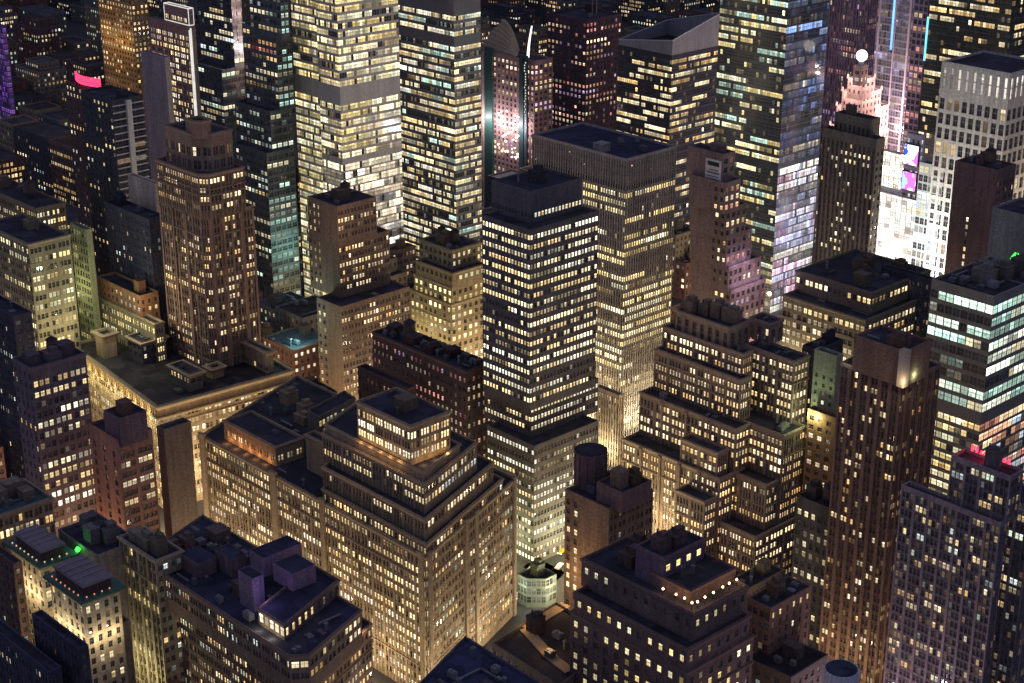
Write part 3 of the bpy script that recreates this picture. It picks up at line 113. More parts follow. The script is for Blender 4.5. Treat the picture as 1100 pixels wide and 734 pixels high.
# ------------------------------------------------------------------ helpers: tagging
def tag(o, label=None, cat=None, group=None, kind=None):
    if label: o['label'] = label
    if cat: o['category'] = cat
    if group: o['group'] = group
    if kind: o['kind'] = kind
    return o

def empty(name, loc):
    o = bpy.data.objects.new(name, None)
    o.location = loc
    COL.objects.link(o)
    return o

class MB:
    """collects quads and polygons in world metres; build() links them as one mesh"""
    def __init__(self):
        self.v, self.f, self.m, self.lit, self.n = [], [], [], [], 0
    def quads(self, arr, mat=0):                      # arr (k,4,3)
        arr = np.asarray(arr, float)
        if arr.size == 0: return
        k = arr.shape[0]
        self.v.append(arr.reshape(-1, 3))
        self.f.append((np.arange(k*4).reshape(k, 4)+self.n))
        self.m.append(np.full(k, mat, np.int32))
        self.n += k*4
    def box(self, c, s, rz=0.0, mat=0, taper=1.0):
        cx, cy, cz = c; sx, sy, sz = s[0]/2, s[1]/2, s[2]
        ca, sa = math.cos(rz), math.sin(rz)
        def P(x, y, z): return (cx+x*ca-y*sa, cy+x*sa+y*ca, cz+z)
        t = taper
        b = [P(-sx,-sy,0), P(sx,-sy,0), P(sx,sy,0), P(-sx,sy,0)]
        u = [P(-sx*t,-sy*t,sz), P(sx*t,-sy*t,sz), P(sx*t,sy*t,sz), P(-sx*t,sy*t,sz)]
        q = [[b[i], b[(i+1)%4], u[(i+1)%4], u[i]] for i in range(4)]
        q += [u, b[::-1]]
        self.quads(q, mat)
    def prism(self, pts, z0, z1, mat=0, cap=True, r1=None):
        n = len(pts); top = r1 or pts
        self.quads([[(*pts[i], z0), (*pts[(i+1)%n], z0), (*top[(i+1)%n], z1), (*top[i], z1)] for i in range(n)], mat)
        if cap: self.poly([(*p, z1) for p in top], mat)
    def cyl(self, c, r0, r1, h, n=14, mat=0, cap=True):
        A = [(c[0]+r0*math.cos(2*math.pi*i/n), c[1]+r0*math.sin(2*math.pi*i/n)) for i in range(n)]
        B = [(c[0]+r1*math.cos(2*math.pi*i/n), c[1]+r1*math.sin(2*math.pi*i/n)) for i in range(n)]
        self.prism(A, c[2], c[2]+h, mat, cap, B)
    def poly(self, pts, mat=0):                       # fan
        for i in range(1, len(pts)-1, 2):
            j = min(i+2, len(pts)-1)
            self.quads([[pts[0], pts[i], pts[i+1], pts[j]]], mat) if j > i+1 else self.quads([[pts[0], pts[i], pts[i+1], pts[i+1]]], mat)
    def bar(self, a, b, w, mat=0):
        a, b = Vector(a), Vector(b); d = (b-a).normalized()
        s = d.cross(Vector((0, 0, 1)))
        if s.length < .01: s = Vector((1, 0, 0))
        s = s.normalized()*w/2; t = d.cross(s).normalized()*w/2
        A = [a+s+t, a-s+t, a-s-t, a+s-t]; B = [p+(b-a) for p in A]
        q = [[A[i], A[(i+1)%4], B[(i+1)%4], B[i]] for i in range(4)]+[A[::-1], B]
        self.quads([[tuple(p) for p in r] for r in q], mat)
    def build(self, name, mats, parent=None, color=None, lit=None, uv=False):
        v = np.concatenate(self.v); f = np.concatenate(self.f); m = np.concatenate(self.m)
        k = len(f)
        keep = np.array(f)
        # drop repeated corner of triangles
        tri = keep[:, 2] == keep[:, 3]
        me = bpy.data.meshes.new(name)
        org = v.min(0)*.5+v.max(0)*.5; org[2] = v[:, 2].min()
        if parent is not None: org = np.array(parent.location) if parent.parent is None else np.array(parent.matrix_local.translation + parent.parent.location)
        me.vertices.add(len(v)); me.vertices.foreach_set('co', (v-org).astype(np.float32).ravel())
        me.loops.add(k*4); me.loops.foreach_set('vertex_index', f.astype(np.int32).ravel())
        me.polygons.add(k); me.polygons.foreach_set('loop_start', (np.arange(k)*4).astype(np.int32))
        me.polygons.foreach_set('material_index', m)
        me.update(calc_edges=True)
        if lit is not None:
            a = me.attributes.new('lit', 'FLOAT_COLOR', 'FACE')
            a.data.foreach_set('color', np.asarray(lit, np.float32).ravel())
        if uv:
            me.uv_layers.new(name='UVMap')
            me.uv_layers[0].data.foreach_set('uv', np.tile(np.array([0,0,1,0,1,1,0,1], np.float32), k))
        for x in (mats if isinstance(mats, (list, tuple)) else [mats]): me.materials.append(x)
        o = bpy.data.objects.new(name, me)
        COL.objects.link(o)
        if parent is not None: o.parent = parent
        else: o.location = org
        if color is not None: o.color = (*color, 1)
        return o

def child_org(parent): return parent.location

# ------------------------------------------------------------------ materials
def nmat(name):
    m = bpy.data.materials.new(name); m.use_nodes = True
    nt = m.node_tree; nt.nodes.clear()
    out = nt.nodes.new('ShaderNodeOutputMaterial')
    return m, nt, out
def N(nt, t, **k):
    n = nt.nodes.new(t)
    for a, b in k.items(): setattr(n, a, b)
    return n
def math_node(nt, op, a, b=None, c=None):
    n = N(nt, 'ShaderNodeMath', operation=op)
    for i, x in enumerate((a, b, c)):
        if x is None: continue
        if isinstance(x, (int, float)): n.inputs[i].default_value = x
        else: nt.links.new(x, n.inputs[i])
    return n.outputs[0]

def wall_material(name, rough=.85, fine=(1.6, 1.6, 3.0), contrast=.42, spec=.25, mult=1.0):
    m, nt, out = nmat(name)
    L = nt.links.new
    bs = N(nt, 'ShaderNodeBsdfPrincipled')
    oi = N(nt, 'ShaderNodeObjectInfo'); geo = N(nt, 'ShaderNodeNewGeometry')
    mp = N(nt, 'ShaderNodeMapping'); L(geo.outputs['Position'], mp.inputs['Vector']); mp.inputs['Scale'].default_value = (.12, .12, .022)
    n1 = N(nt, 'ShaderNodeTexNoise'); L(mp.outputs[0], n1.inputs['Vector']); n1.inputs['Scale'].default_value = 1.0; n1.inputs['Detail'].default_value = 5
    mp2 = N(nt, 'ShaderNodeMapping'); L(geo.outputs['Position'], mp2.inputs['Vector']); mp2.inputs['Scale'].default_value = fine
    n2 = N(nt, 'ShaderNodeTexNoise'); L(mp2.outputs[0], n2.inputs['Vector']); n2.inputs['Scale'].default_value = .55; n2.inputs['Detail'].default_value = 3
    a = math_node(nt, 'MULTIPLY_ADD', n1.outputs['Fac'], contrast*2, 1-contrast)
    b = math_node(nt, 'MULTIPLY_ADD', n2.outputs['Fac'], contrast*1.2, 1-contrast*.6)
    c = math_node(nt, 'MULTIPLY', a, b)
    if fine[2] > 1:
        n3 = N(nt, 'ShaderNodeTexNoise'); mp3 = N(nt, 'ShaderNodeMapping'); L(geo.outputs['Position'], mp3.inputs['Vector']); mp3.inputs['Scale'].default_value = (.9, .9, .07)
        L(mp3.outputs[0], n3.inputs['Vector']); n3.inputs['Scale'].default_value = 1.0; n3.inputs['Detail'].default_value = 4
        c = math_node(nt, 'MULTIPLY', c, math_node(nt, 'MULTIPLY_ADD', n3.outputs['Fac'], contrast*2.2, 1-contrast*1.1))
        n4 = N(nt, 'ShaderNodeTexWhiteNoise', noise_dimensions='3D'); mp4 = N(nt, 'ShaderNodeVectorMath', operation='SNAP'); L(geo.outputs['Position'], mp4.inputs[0]); mp4.inputs[1].default_value = (.7, .7, .45)
        L(mp4.outputs[0], n4.inputs['Vector']); c = math_node(nt, 'MULTIPLY', c, math_node(nt, 'MULTIPLY_ADD', n4.outputs['Value'], contrast*.9, 1-contrast*.45))
    elif fine[0] == .5:
        n3 = N(nt, 'ShaderNodeTexVoronoi', distance='CHEBYCHEV'); n3.inputs['Scale'].default_value = .16; L(geo.outputs['Position'], n3.inputs['Vector'])
        sp = N(nt, 'ShaderNodeSeparateColor'); L(n3.outputs['Color'], sp.inputs[0])
        c = math_node(nt, 'MULTIPLY', c, math_node(nt, 'MULTIPLY_ADD', sp.outputs[0], .7, .65))
        wv = N(nt, 'ShaderNodeTexWave'); wv.inputs['Scale'].default_value = .35; wv.inputs['Distortion'].default_value = .4; L(geo.outputs['Position'], wv.inputs['Vector'])
        c = math_node(nt, 'MULTIPLY', c, math_node(nt, 'MULTIPLY_ADD', math_node(nt, 'GREATER_THAN', wv.outputs['Fac'], .95), .5, 1.0))
    c = math_node(nt, 'MULTIPLY', c, mult)
    mx = N(nt, 'ShaderNodeVectorMath', operation='SCALE')
    L(oi.outputs['Color'], mx.inputs[0]); L(c, mx.inputs['Scale'])
    L(mx.outputs[0], bs.inputs['Base Color'])
    bs.inputs['Roughness'].default_value = rough
    bs.inputs['Specular IOR Level'].default_value = spec
    L(bs.outputs[0], out.inputs[0])
    return m
M_WALL = wall_material('masonry')
M_SPAN = wall_material('spandrel', mult=.62)
M_ROOF = wall_material('roofing', rough=.92, fine=(.5, .5, .5), contrast=.5)
M_TRIM = wall_material('stone_trim', contrast=.2)
M_METAL = wall_material('painted_metal', rough=.5, contrast=.25, spec=.5)
M_CURT = wall_material('curtain_wall_glass', rough=.12, contrast=.15, spec=.8)
M_ROAD = wall_material('asphalt', rough=.8, fine=(.3, .3, .3), contrast=.3)

def pane_material():
    m, nt, out = nmat('window_glass')
    L = nt.links.new
    bs = N(nt, 'ShaderNodeBsdfPrincipled')
    bs.inputs['Base Color'].default_value = (.016, .018, .024, 1)
    bs.inputs['Roughness'].default_value = .09
    bs.inputs['Specular IOR Level'].default_value = .6
    at = N(nt, 'ShaderNodeAttribute', attribute_name='lit')
    uv = N(nt, 'ShaderNodeUVMap', uv_map='UVMap')
    sx = N(nt, 'ShaderNodeSeparateXYZ'); L(uv.outputs[0], sx.inputs[0])
    u, v = sx.outputs[0], sx.outputs[1]; rnd = at.outputs['Alpha']
    # blind pulled down to a random height: brighter cloth above, room below
    h = math_node(nt, 'MULTIPLY_ADD', rnd, 1.5, -.1)
    bl = math_node(nt, 'GREATER_THAN', v, h)
    geo = N(nt, 'ShaderNodeNewGeometry')
    nz = N(nt, 'ShaderNodeTexNoise'); L(geo.outputs['Position'], nz.inputs['Vector']); nz.inputs['Scale'].default_value = 1.1; nz.inputs['Detail'].default_value = 3
    top = math_node(nt, 'MULTIPLY_ADD', math_node(nt, 'GREATER_THAN', v, .7), .75, .62)
    room = math_node(nt, 'MULTIPLY', math_node(nt, 'MULTIPLY_ADD', nz.outputs['Fac'], 2.2, -.1), top)
    val = N(nt, 'ShaderNodeMix', data_type='FLOAT'); L(bl, val.inputs[0]); L(room, val.inputs[2]); val.inputs[3].default_value = .72
    # sash bars
    d1 = math_node(nt, 'ABSOLUTE', math_node(nt, 'SUBTRACT', v, .52)); s1 = math_node(nt, 'GREATER_THAN', d1, .035)
    d2 = math_node(nt, 'ABSOLUTE', math_node(nt, 'SUBTRACT', u, .5)); s2 = math_node(nt, 'GREATER_THAN', d2, .03)
    s3 = math_node(nt, 'LESS_THAN', d2, .46)
    bar = math_node(nt, 'MULTIPLY', math_node(nt, 'MULTIPLY', s1, s2), s3)
    bar = math_node(nt, 'MULTIPLY_ADD', bar, .8, .2)
    tot = math_node(nt, 'MULTIPLY', val.outputs[0], bar)
    fr = N(nt, 'ShaderNodeMix', data_type='RGBA'); L(math_node(nt, 'MULTIPLY', math_node(nt, 'MULTIPLY', s1, s2), s3), fr.inputs[0])
    fr.inputs[6].default_value = (.20, .18, .17, 1); fr.inputs[7].default_value = (.016, .018, .024, 1); L(fr.outputs[2], bs.inputs['Base Color'])
    L(at.outputs['Color'], bs.inputs['Emission Color'])
    L(math_node(nt, 'MULTIPLY', tot, 1.2), bs.inputs['Emission Strength'])
    L(bs.outputs[0], out.inputs[0])
    m.cycles.emission_sampling = 'NONE'
    return m
M_PANE = pane_material()

def glow_material(name, col, strength, sample='NONE', noise=0.0, scale=1.0):
    m, nt, out = nmat(name)
    em = N(nt, 'ShaderNodeEmission'); em.inputs['Color'].default_value = (*col, 1); em.inputs['Strength'].default_value = strength
    if noise:
        geo = N(nt, 'ShaderNodeNewGeometry'); nz = N(nt, 'ShaderNodeTexNoise')
        nt.links.new(geo.outputs['Position'], nz.inputs['Vector']); nz.inputs['Scale'].default_value = scale
        s = math_node(nt, 'MULTIPLY_ADD', nz.outputs['Fac'], strength*noise*2, strength*(1-noise))
        nt.links.new(s, em.inputs['Strength'])
    nt.links.new(em.outputs[0], out.inputs[0])
    m.cycles.emission_sampling = sample
    return m
def screen_material():
    m, nt, out = nmat('led_screen'); L = nt.links.new
    em = N(nt, 'ShaderNodeEmission'); geo = N(nt, 'ShaderNodeNewGeometry')
    nz = N(nt, 'ShaderNodeTexNoise'); L(geo.outputs['Position'], nz.inputs['Vector']); nz.inputs['Scale'].default_value = .055; nz.inputs['Detail'].default_value = 4
    cr = N(nt, 'ShaderNodeValToRGB'); L(nz.outputs['Fac'], cr.inputs[0])
    e = cr.color_ramp; e.interpolation = 'CONSTANT'
    e.elements[0].position = 0; e.elements[0].color = (.03, .06, .5, 1)
    e.elements[1].position = .42; e.elements[1].color = (.9, .9, 1, 1)
    for p, c in ((.5, (.75, .12, .55, 1)), (.56, (.25, .4, 1, 1)), (.63, (1, .9, .95, 1))):
        x = e.elements.new(p); x.color = c
    L(cr.outputs[0], em.inputs['Color']); em.inputs['Strength'].default_value = 2.2
    L(em.outputs[0], out.inputs[0]); m.cycles.emission_sampling = 'NONE'
    return m
M_SCREEN = screen_material()

# ------------------------------------------------------------------ facade styles
WARM = [(1, .74, .40), (1, .82, .52), (1, .88, .62), (1, .66, .30), (1, .84, .60)]
PALE = [(1, .80, .46), (1, .86, .56), (1, .74, .40), (.95, .92, .80), (1, .88, .64)]
YEL = [(1, .84, .42), (1, .90, .55), (1, .78, .36), (.95, .95, .7)]
MIX = [(1, .78, .45), (1, .88, .65), (.75, .92, 1), (1, .70, .35), (.8, 1, .85), (1, .9, .7)]
TEAL = [(.62, .95, .88), (.78, 1, .92), (1, .92, .66), (.5, .85, .8), (.9, 1, .9)]
COOL = [(.7, .85, 1), (.85, .92, 1), (1, .9, .75), (.6, .75, 1), (.95, .8, 1)]
ROSE = [(1, .55, .38), (1, .75, .5), (1, .45, .4), (1, .85, .65), (.8, .6, 1)]
def S(fh=3.7, bw=4.8, n=2, pw=1.0, g=.4, wh=2.0, sill=.95, rec=.3, spr=0.0, top=1.6, lit=(.35, .65, .10), pal=PALE, inten=1.0, dim=.25, seg=(2, 7), skip=None, cover=None, coh=.9):
    return dict(locals())
ST = dict(
 step=S(spr=.12, bw=5.6, n=3, pw=1.1, g=.45, wh=2.15, lit=(.9, .82, .36), pal=PALE, inten=1.3, seg=(3, 9)),
 stepx=S(bw=4.3, n=2, pw=.8, g=.4, wh=2.2, lit=(.55,.7,.4), pal=MIX, inten=1.0, dim=.3),
 deck=S(bw=4.6, n=3, pw=1.0, g=.4, wh=2.1, lit=(.75,.7,.28), pal=MIX, inten=1.1, seg=(2, 6)),
 deckx=S(bw=4.4, n=2, pw=.9, g=.4, wh=2.1, lit=(.7,.7,.3), pal=WARM, inten=1.05, seg=(2, 6)),
 pav=S(fh=3.9, bw=5.4, n=2, pw=1.3, g=.45, wh=2.6, spr=.35, lit=(.2, .5, .1), pal=YEL, inten=.7),
 hotel=S(fh=3.6, bw=3.2, n=1, pw=1.7, wh=2.3, top=2.2, lit=(.3, .4, .25), pal=WARM, inten=.9, seg=(1, 2)),
 sparse=S(bw=4.2, n=2, pw=1.3, g=.5, wh=1.9, lit=(.05, .5, .05), pal=MIX, inten=.9),
 blank=None,
 small=S(bw=4.0, n=2, pw=.9, wh=2.3, lit=(.2, .5, .12), pal=YEL, inten=.5),
 beaux=S(fh=4.2, bw=3.6, n=2, pw=.9, g=.3, wh=2.7, lit=(.3, .5, .22), pal=WARM, inten=.8),
 prow=S(fh=4.0, bw=6.6, n=3, pw=1.2, g=.6, wh=2.2, top=4.5, lit=(.85,.75,.35), pal=PALE, inten=1.05, dim=.35),
 prowy=S(fh=4.0, bw=3.6, n=1, pw=2.1, wh=2.0, lit=(.05, .5, .06), pal=WARM, inten=.9),
 pinkx=S(bw=6.2, n=3, pw=1.5, g=.2, wh=2.1, top=5, lit=(.3, .8, .12), pal=PALE, inten=.95),
 pinky=S(bw=6.2, n=1, pw=4.8, wh=2.3, top=5, lit=(0, 0, .03)),
 corn=S(fh=4.0, bw=6.4, n=3, pw=1.5, g=.45, wh=2.1, top=4.5, lit=(.7,.75,.3), pal=PALE, inten=1.15),
 corny=S(fh=4.0, bw=4.4, n=2, pw=1.0, wh=2.4, top=6.5, lit=(.8, .85, .4), pal=YEL, inten=.9),
 octo=S(spr=.18, fh=3.75, bw=5.6, n=3, pw=1.1, g=.5, wh=1.95, lit=(.7, .65, .22), pal=WARM, inten=1.2, seg=(1, 4), coh=.85),
 pale=S(fh=3.5, bw=3.4, n=2, pw=.9, g=.5, wh=1.8, lit=(.6,.6,.25), pal=WARM, inten=1.05),
 paley=S(fh=3.5, bw=3.2, n=1, pw=1.8, wh=1.7, lit=(.4, .5, .3), pal=WARM, inten=1.0, cover=((0, .45),), seg=(1, 3)),
 yellow=S(fh=3.6, bw=3.3, n=1, pw=1.6, wh=2.0, lit=(.7, .8, .3), pal=YEL, inten=1.15),
 block=S(fh=3.9, bw=2.7, n=1, pw=1.4, wh=1.9, top=2.5, lit=(.7,.7,.4), pal=ROSE, inten=.42, dim=.5),
 band=S(fh=3.75, bw=1.72, n=1, pw=.55, wh=1.75, sill=1.1, rec=.25, top=1.2, lit=(.85, .92, .22), pal=PALE, inten=1.4, seg=(6, 22), dim=.12),
 pier=S(fh=3.75, bw=1.5, n=1, pw=.5, wh=2.0, sill=1.0, rec=.1, spr=.45, top=.6, lit=(.72, .9, .15), pal=YEL, inten=1.75, seg=(4, 18), dim=.15, coh=.95),
 annex=S(fh=3.75, bw=1.5, n=1, pw=.6, wh=2.0, rec=.1, spr=.45, top=1.5, lit=(.4, .6, .2), pal=WARM, inten=.9),
 zig=S(spr=.12, fh=3.65, bw=7.4, n=4, pw=1.5, g=.55, wh=2.05, top=2.0, lit=(.92, .82, .34), pal=WARM, inten=1.4, seg=(4, 12)),
 zigtop=S(fh=3.65, bw=3.6, n=1, pw=1.9, wh=2.6, top=2.6, spr=.3, lit=(.1, .5, .08), pal=WARM, inten=.9),
 red=S(fh=3.4, bw=3.9, n=2, pw=1.35, g=.15, wh=1.9, spr=.3, top=1.2, lit=(1, .3, .3), pal=WARM, inten=1.0, seg=(1, 3), coh=.7),
 res=S(fh=2.95, bw=4.6, n=3, pw=.85, g=.12, wh=2.0, sill=.7, spr=.25, top=1.6, lit=(1,.17,.15), pal=WARM+WARM+MIX, inten=.75, dim=.6, seg=(2, 3), coh=.85),
 glass=S(fh=4.5, bw=3.1, n=1, pw=.28, wh=2.9, sill=1.2, rec=.12, top=3.2, lit=(.62, .95, .12), pal=TEAL, inten=1.05, seg=(3, 8), dim=.3, coh=.97),
 slim=S(fh=3.3, bw=3.2, n=1, pw=1.7, wh=2.0, top=2.5, lit=(.3, .5, .25), pal=PALE, inten=1.15, cover=((0, .36),), seg=(1, 2)),
 terr=S(fh=3.5, bw=4.0, n=1, pw=2.4, wh=2.1, top=2.2, lit=(.75,.6,.25), pal=YEL, inten=1.0, seg=(1, 4)),
 brick2=S(fh=3.4, bw=3.4, n=1, pw=2.2, wh=2.0, lit=(.05, .4, .04), pal=PALE, inten=1.0),
 dk23=S(fh=3.8, bw=3.2, n=1, pw=1.3, wh=2.2, top=4, lit=(.4, .6, .12), pal=PALE, inten=.8),
 grn=S(fh=3.3, bw=3.3, n=1, pw=2.1, wh=1.5, top=8, lit=(.05, .3, .08), pal=YEL, inten=.9),
 low25=S(fh=3.8, bw=5.0, n=2, pw=1.1, g=.5, wh=2.2, top=2.4, lit=(.95,.85,.4), pal=WARM, inten=1.05),
 sil=S(fh=3.3, bw=2.6, n=1, pw=1.6, wh=1.6, top=5, lit=(.1, .4, .08), pal=PALE, inten=1.0, seg=(1, 2)),
 signx=S(fh=3.6, bw=3.2, n=1, pw=1.4, wh=2.1, lit=(.3, .6, .2), pal=ROSE, inten=.7),
 signy=S(fh=3.6, bw=3.0, n=1, pw=1.6, wh=1.7, top=1.6, lit=(.4, .5, .3), pal=WARM, inten=1.0, cover=((.62, 1),), seg=(1, 3)),
 boay=S(fh=4.2, bw=1.6, n=1, pw=.12, wh=2.4, sill=1.1, rec=.06, lit=(.75,.6,.14), pal=YEL+TEAL[:1], inten=.95, seg=(3, 12), dim=.5),
 boax=S(fh=4.2, bw=1.6, n=1, pw=.1, wh=3.2, sill=.6, rec=.04, lit=(.6, .3, .1), pal=[(.25, .42, 1), (.4, .55, 1), (.6, .7, 1), (.3, .35, .9), (1, .9, .75)], inten=.6, seg=(5, 20), dim=2.6),  # reflections of the screens put into the panes as blue emission
 crown=S(fh=4.0, bw=1.6, n=1, pw=.15, wh=2.2, sill=1.0, rec=.06, top=2, lit=(.75, .7, .18), pal=WARM, inten=1.0, seg=(3, 10)),
 ets=S(fh=4.0, bw=1.5, n=1, pw=.12, wh=2.3, sill=1.0, rec=.06, lit=(.92, .85, .5), pal=PALE+PALE+TEAL[:2], inten=1.02, seg=(2, 12), dim=.9, skip=((157, 180), (140, 143))),
 nyt=S(fh=4.1, bw=1.55, n=1, pw=.12, wh=2.7, sill=.8, rec=.06, lit=(.97, .93, .6), pal=YEL+[(1, .9, .65), (1, .8, .5)], inten=0.89, seg=(3, 14), dim=.8, skip=((117, 127),)),
 tealy=S(fh=3.8, bw=3.2, n=1, pw=.8, wh=2.0, lit=(.4, .65, .2), pal=MIX, inten=.7),
 tealx=S(fh=3.8, bw=3.2, n=1, pw=.7, wh=2.2, lit=(.5, .6, .3), pal=TEAL, inten=.55),
 t38=S(fh=3.9, bw=3.0, n=1, pw=.4, wh=2.2, lit=(.35, .6, .18), pal=MIX, inten=.7),
 gold=S(fh=3.3, bw=3.2, n=1, pw=1.5, wh=1.7, lit=(.6,.7,.25), pal=WARM, inten=.95),
 wedge=S(fh=3.3, bw=5.4, n=3, pw=1.6, g=.4, wh=2.1, top=5, lit=(.95,.9,.6), pal=PALE, inten=1.5, dim=.3),
 stripey=S(fh=3.3, bw=3.4, n=1, pw=1.9, wh=1.6, lit=(.1, .4, .16), pal=PALE, inten=1.1),
 stripex=S(fh=3.3, bw=8.5, n=1, pw=.5, wh=2.4, sill=.6, rec=.35, lit=(0, 0, .02)),
 city=S(fh=3.5, bw=3.4, n=1, pw=1.8, wh=1.8, lit=(.3, .5, .14), pal=MIX, inten=.8),
 city2=S(fh=3.7, bw=4.6, n=2, pw=1.2, g=.5, wh=2.0, lit=(.45, .6, .16), pal=WARM, inten=.85),
 city3=S(fh=3.5, bw=3.2, n=1, pw=1.7, wh=1.8, lit=(.02, .5, .03), pal=MIX, inten=.8),
 rounded=S(fh=4.0, bw=5.2, n=3, pw=1.2, g=.4, wh=2.0, lit=(.85, .75, .3), pal=YEL, inten=1.3),
 ell=S(fh=4.2, bw=6.4, n=3, pw=1.5, g=.45, wh=2.2, lit=(.6, .7, .2), pal=YEL, inten=1.0),
 westy=S(fh=3.2, bw=3.6, n=1, pw=1.8, wh=1.8, top=2.5, lit=(.7,.6,.4), pal=ROSE+PALE, inten=1.0),
 maroon=S(fh=3.6, bw=3.4, n=1, pw=1.6, wh=1.8, lit=(.5,.6,.25), pal=ROSE, inten=.75),
 para=S(fh=3.6, bw=3.4, n=1, pw=2.0, wh=1.9, lit=(.2, .5, .2), pal=PALE, inten=1.1),
 purp=S(fh=3.6, bw=1.9, n=1, pw=.8, wh=2.4, spr=.4, rec=.1, lit=(.3, .5, .08), pal=ROSE+[(.6, .4, .9)], inten=.6, dim=1.2),
 lav=S(fh=3.8, bw=1.7, n=1, pw=.12, wh=3.0, rec=.05, lit=(.2, .4, .1), pal=[(.6, .55, 1), (.75, .7, 1), (1, .8, .7)], inten=.5, dim=2.4, seg=(3, 8)),
 lattice=S(fh=3.4, bw=2.6, n=1, pw=.7, wh=2.2, lit=(.5, .7, .4), pal=ROSE, inten=.7),
 dkr=S(fh=4.0, bw=1.6, n=1, pw=.12, wh=2.3, rec=.06, lit=(.55, .55, .1), pal=WARM, inten=.95, seg=(3, 9)),
 grid=S(fh=6.6, bw=3.9, n=1, pw=1.3, wh=4.9, sill=.7, rec=.5, top=1.2, lit=(.25, .5, .16), pal=WARM, inten=.7),
 gridl=S(fh=4.0, bw=2.8, n=1, pw=.4, wh=3.0, rec=.1, lit=(.8, .8, .4), pal=TEAL+COOL, inten=1.1),
 br49=S(fh=3.2, bw=4.2, n=2, pw=1.8, g=.5, wh=1.8, top=5, lit=(.25, .6, .15), pal=WARM, inten=.95),
 br49y=S(fh=3.2, bw=3.4, n=1, pw=2.2, wh=1.8, top=22, lit=(1, .95, .9), pal=PALE, inten=1.2, cover=((.28, .48),), seg=(1, 2)),
 wingp=S(fh=5.5, bw=4.2, n=2, pw=1.8, g=.5, wh=2.2, top=1.6, sill=1.0, lit=(1,.85,.8), pal=WARM, inten=1.2),
 steptop=S(fh=3.6, bw=4.6, n=3, pw=.9, g=.3, wh=2.4, top=2.6, lit=(.75,.9,.3), pal=PALE, inten=1.4, seg=(4,9)),
 pent=S(fh=4.4, bw=2.6, n=1, pw=.5, wh=3.0, top=.9, sill=.8, lit=(1,1,1), pal=[(1,.93,.75)], inten=1.5),
 pentx=S(fh=4.4, bw=3.4, n=1, pw=1.9, wh=2.6, top=1.0, sill=.9, lit=(1,.5,.3), pal=PALE, inten=1.2),
 octotop=S(fh=5.5, bw=3.6, n=2, pw=1.3, g=.4, wh=3.6, top=5, lit=(.3,.6,.25), pal=WARM, inten=1.0),
 bandtop=S(fh=3.75, bw=1.72, n=1, pw=.55, wh=1.75, sill=.6, top=7.0, lit=(.5,.8,.2), pal=PALE, inten=1.0, seg=(6,14)),
 glasslow=S(fh=3.7, bw=2.4, n=1, pw=.3, wh=2.2, sill=.9, rec=.1, top=1.5, lit=(.85,.75,.3), pal=YEL+WARM, inten=.9, seg=(2,8), dim=.4),
 glassx=S(fh=3.7, bw=3.0, n=1, pw=.25, wh=2.6, sill=.7, rec=.08, top=1.5, lit=(.9,.9,.5), pal=COOL+ROSE, inten=1.0, seg=(3,9), dim=.6),
 nytlow=S(fh=4.1, bw=1.55, n=1, pw=.1, wh=3.3, sill=.4, rec=.05, top=.3, lit=(.9, .97, .55), pal=[(1, .92, .72), (1, .88, .66), (.9, .92, 1), (1, .85, .68)], inten=1.06, seg=(8, 26), dim=1.0),
 slots=S(fh=11.5, bw=3.9, n=1, pw=2.5, wh=9.0, sill=1.6, rec=.5, top=1.6, lit=(1,1,1), pal=[(1,.97,.95)], inten=1.3),
 violet=S(fh=3.6, bw=2.6, n=1, pw=.5, wh=2.6, lit=(1,.95,.8), pal=[(.32,.10,1),(.42,.14,1),(.5,.25,1)], inten=.35, dim=.8),
 redl=S(fh=3.6, bw=3.0, n=1, pw=.6, wh=2.2, lit=(.8,.8,.5), pal=[(1,.12,.07),(1,.2,.1),(1,.4,.2)], inten=.8, dim=.6),
 blaze=S(fh=3.6, bw=3.2, n=1, pw=.3, wh=3.5, sill=.05, rec=.05, top=.3, lit=(1,1,1), pal=[(1,.97,.9),(1,.94,.95),(.95,.96,1)], inten=2.2, coh=1),  # floodlit wall and screen glare put into glowing panes
 scr=S(fh=4, bw=3, n=1, pw=1.5, wh=2, lit=(.5,.6,.3), pal=COOL, inten=1.0),
 pierb=S(fh=3.75, bw=1.5, n=1, pw=.5, wh=.5, sill=1.0, rec=.05, spr=.5, top=1.2, lit=(0,0,0), dim=0),
 ribs=S(fh=3.3, bw=2.3, n=1, pw=1.4, wh=.8, rec=.1, spr=.35, top=4, lit=(0,0,.01), dim=0, cover=((.3,.86),)),
 silw=S(fh=3.3, bw=2.3, n=1, pw=1.2, wh=1.6, rec=.2, spr=.25, top=4, lit=(.2,.3,.06), pal=PALE, dim=.1, seg=(1,2)),
 boaxl=S(fh=4.2, bw=1.6, n=1, pw=.1, wh=3.4, sill=.5, rec=.04, top=.4, lit=(.85, .7, .4), pal=[(.75, .75, 1), (.95, .85, 1), (.9, .55, .85), (.55, .6, 1), (1, .97, .95)], inten=1.1, seg=(6, 20), dim=2.6),  # lower panes: white and violet screen reflections put into emission
 podium=S(fh=3.4, bw=1.6, n=1, pw=.3, wh=2.4, rec=.1, top=.8, lit=(.8, .8, .4), pal=[(.8, 1, .8), (.9, 1, .75)], inten=.28, dim=1.5),
 rib50=S(fh=40, bw=2.6, n=1, pw=1.2, wh=1, top=3, rec=.3, spr=.8, lit=(0, 0, 0)),
)
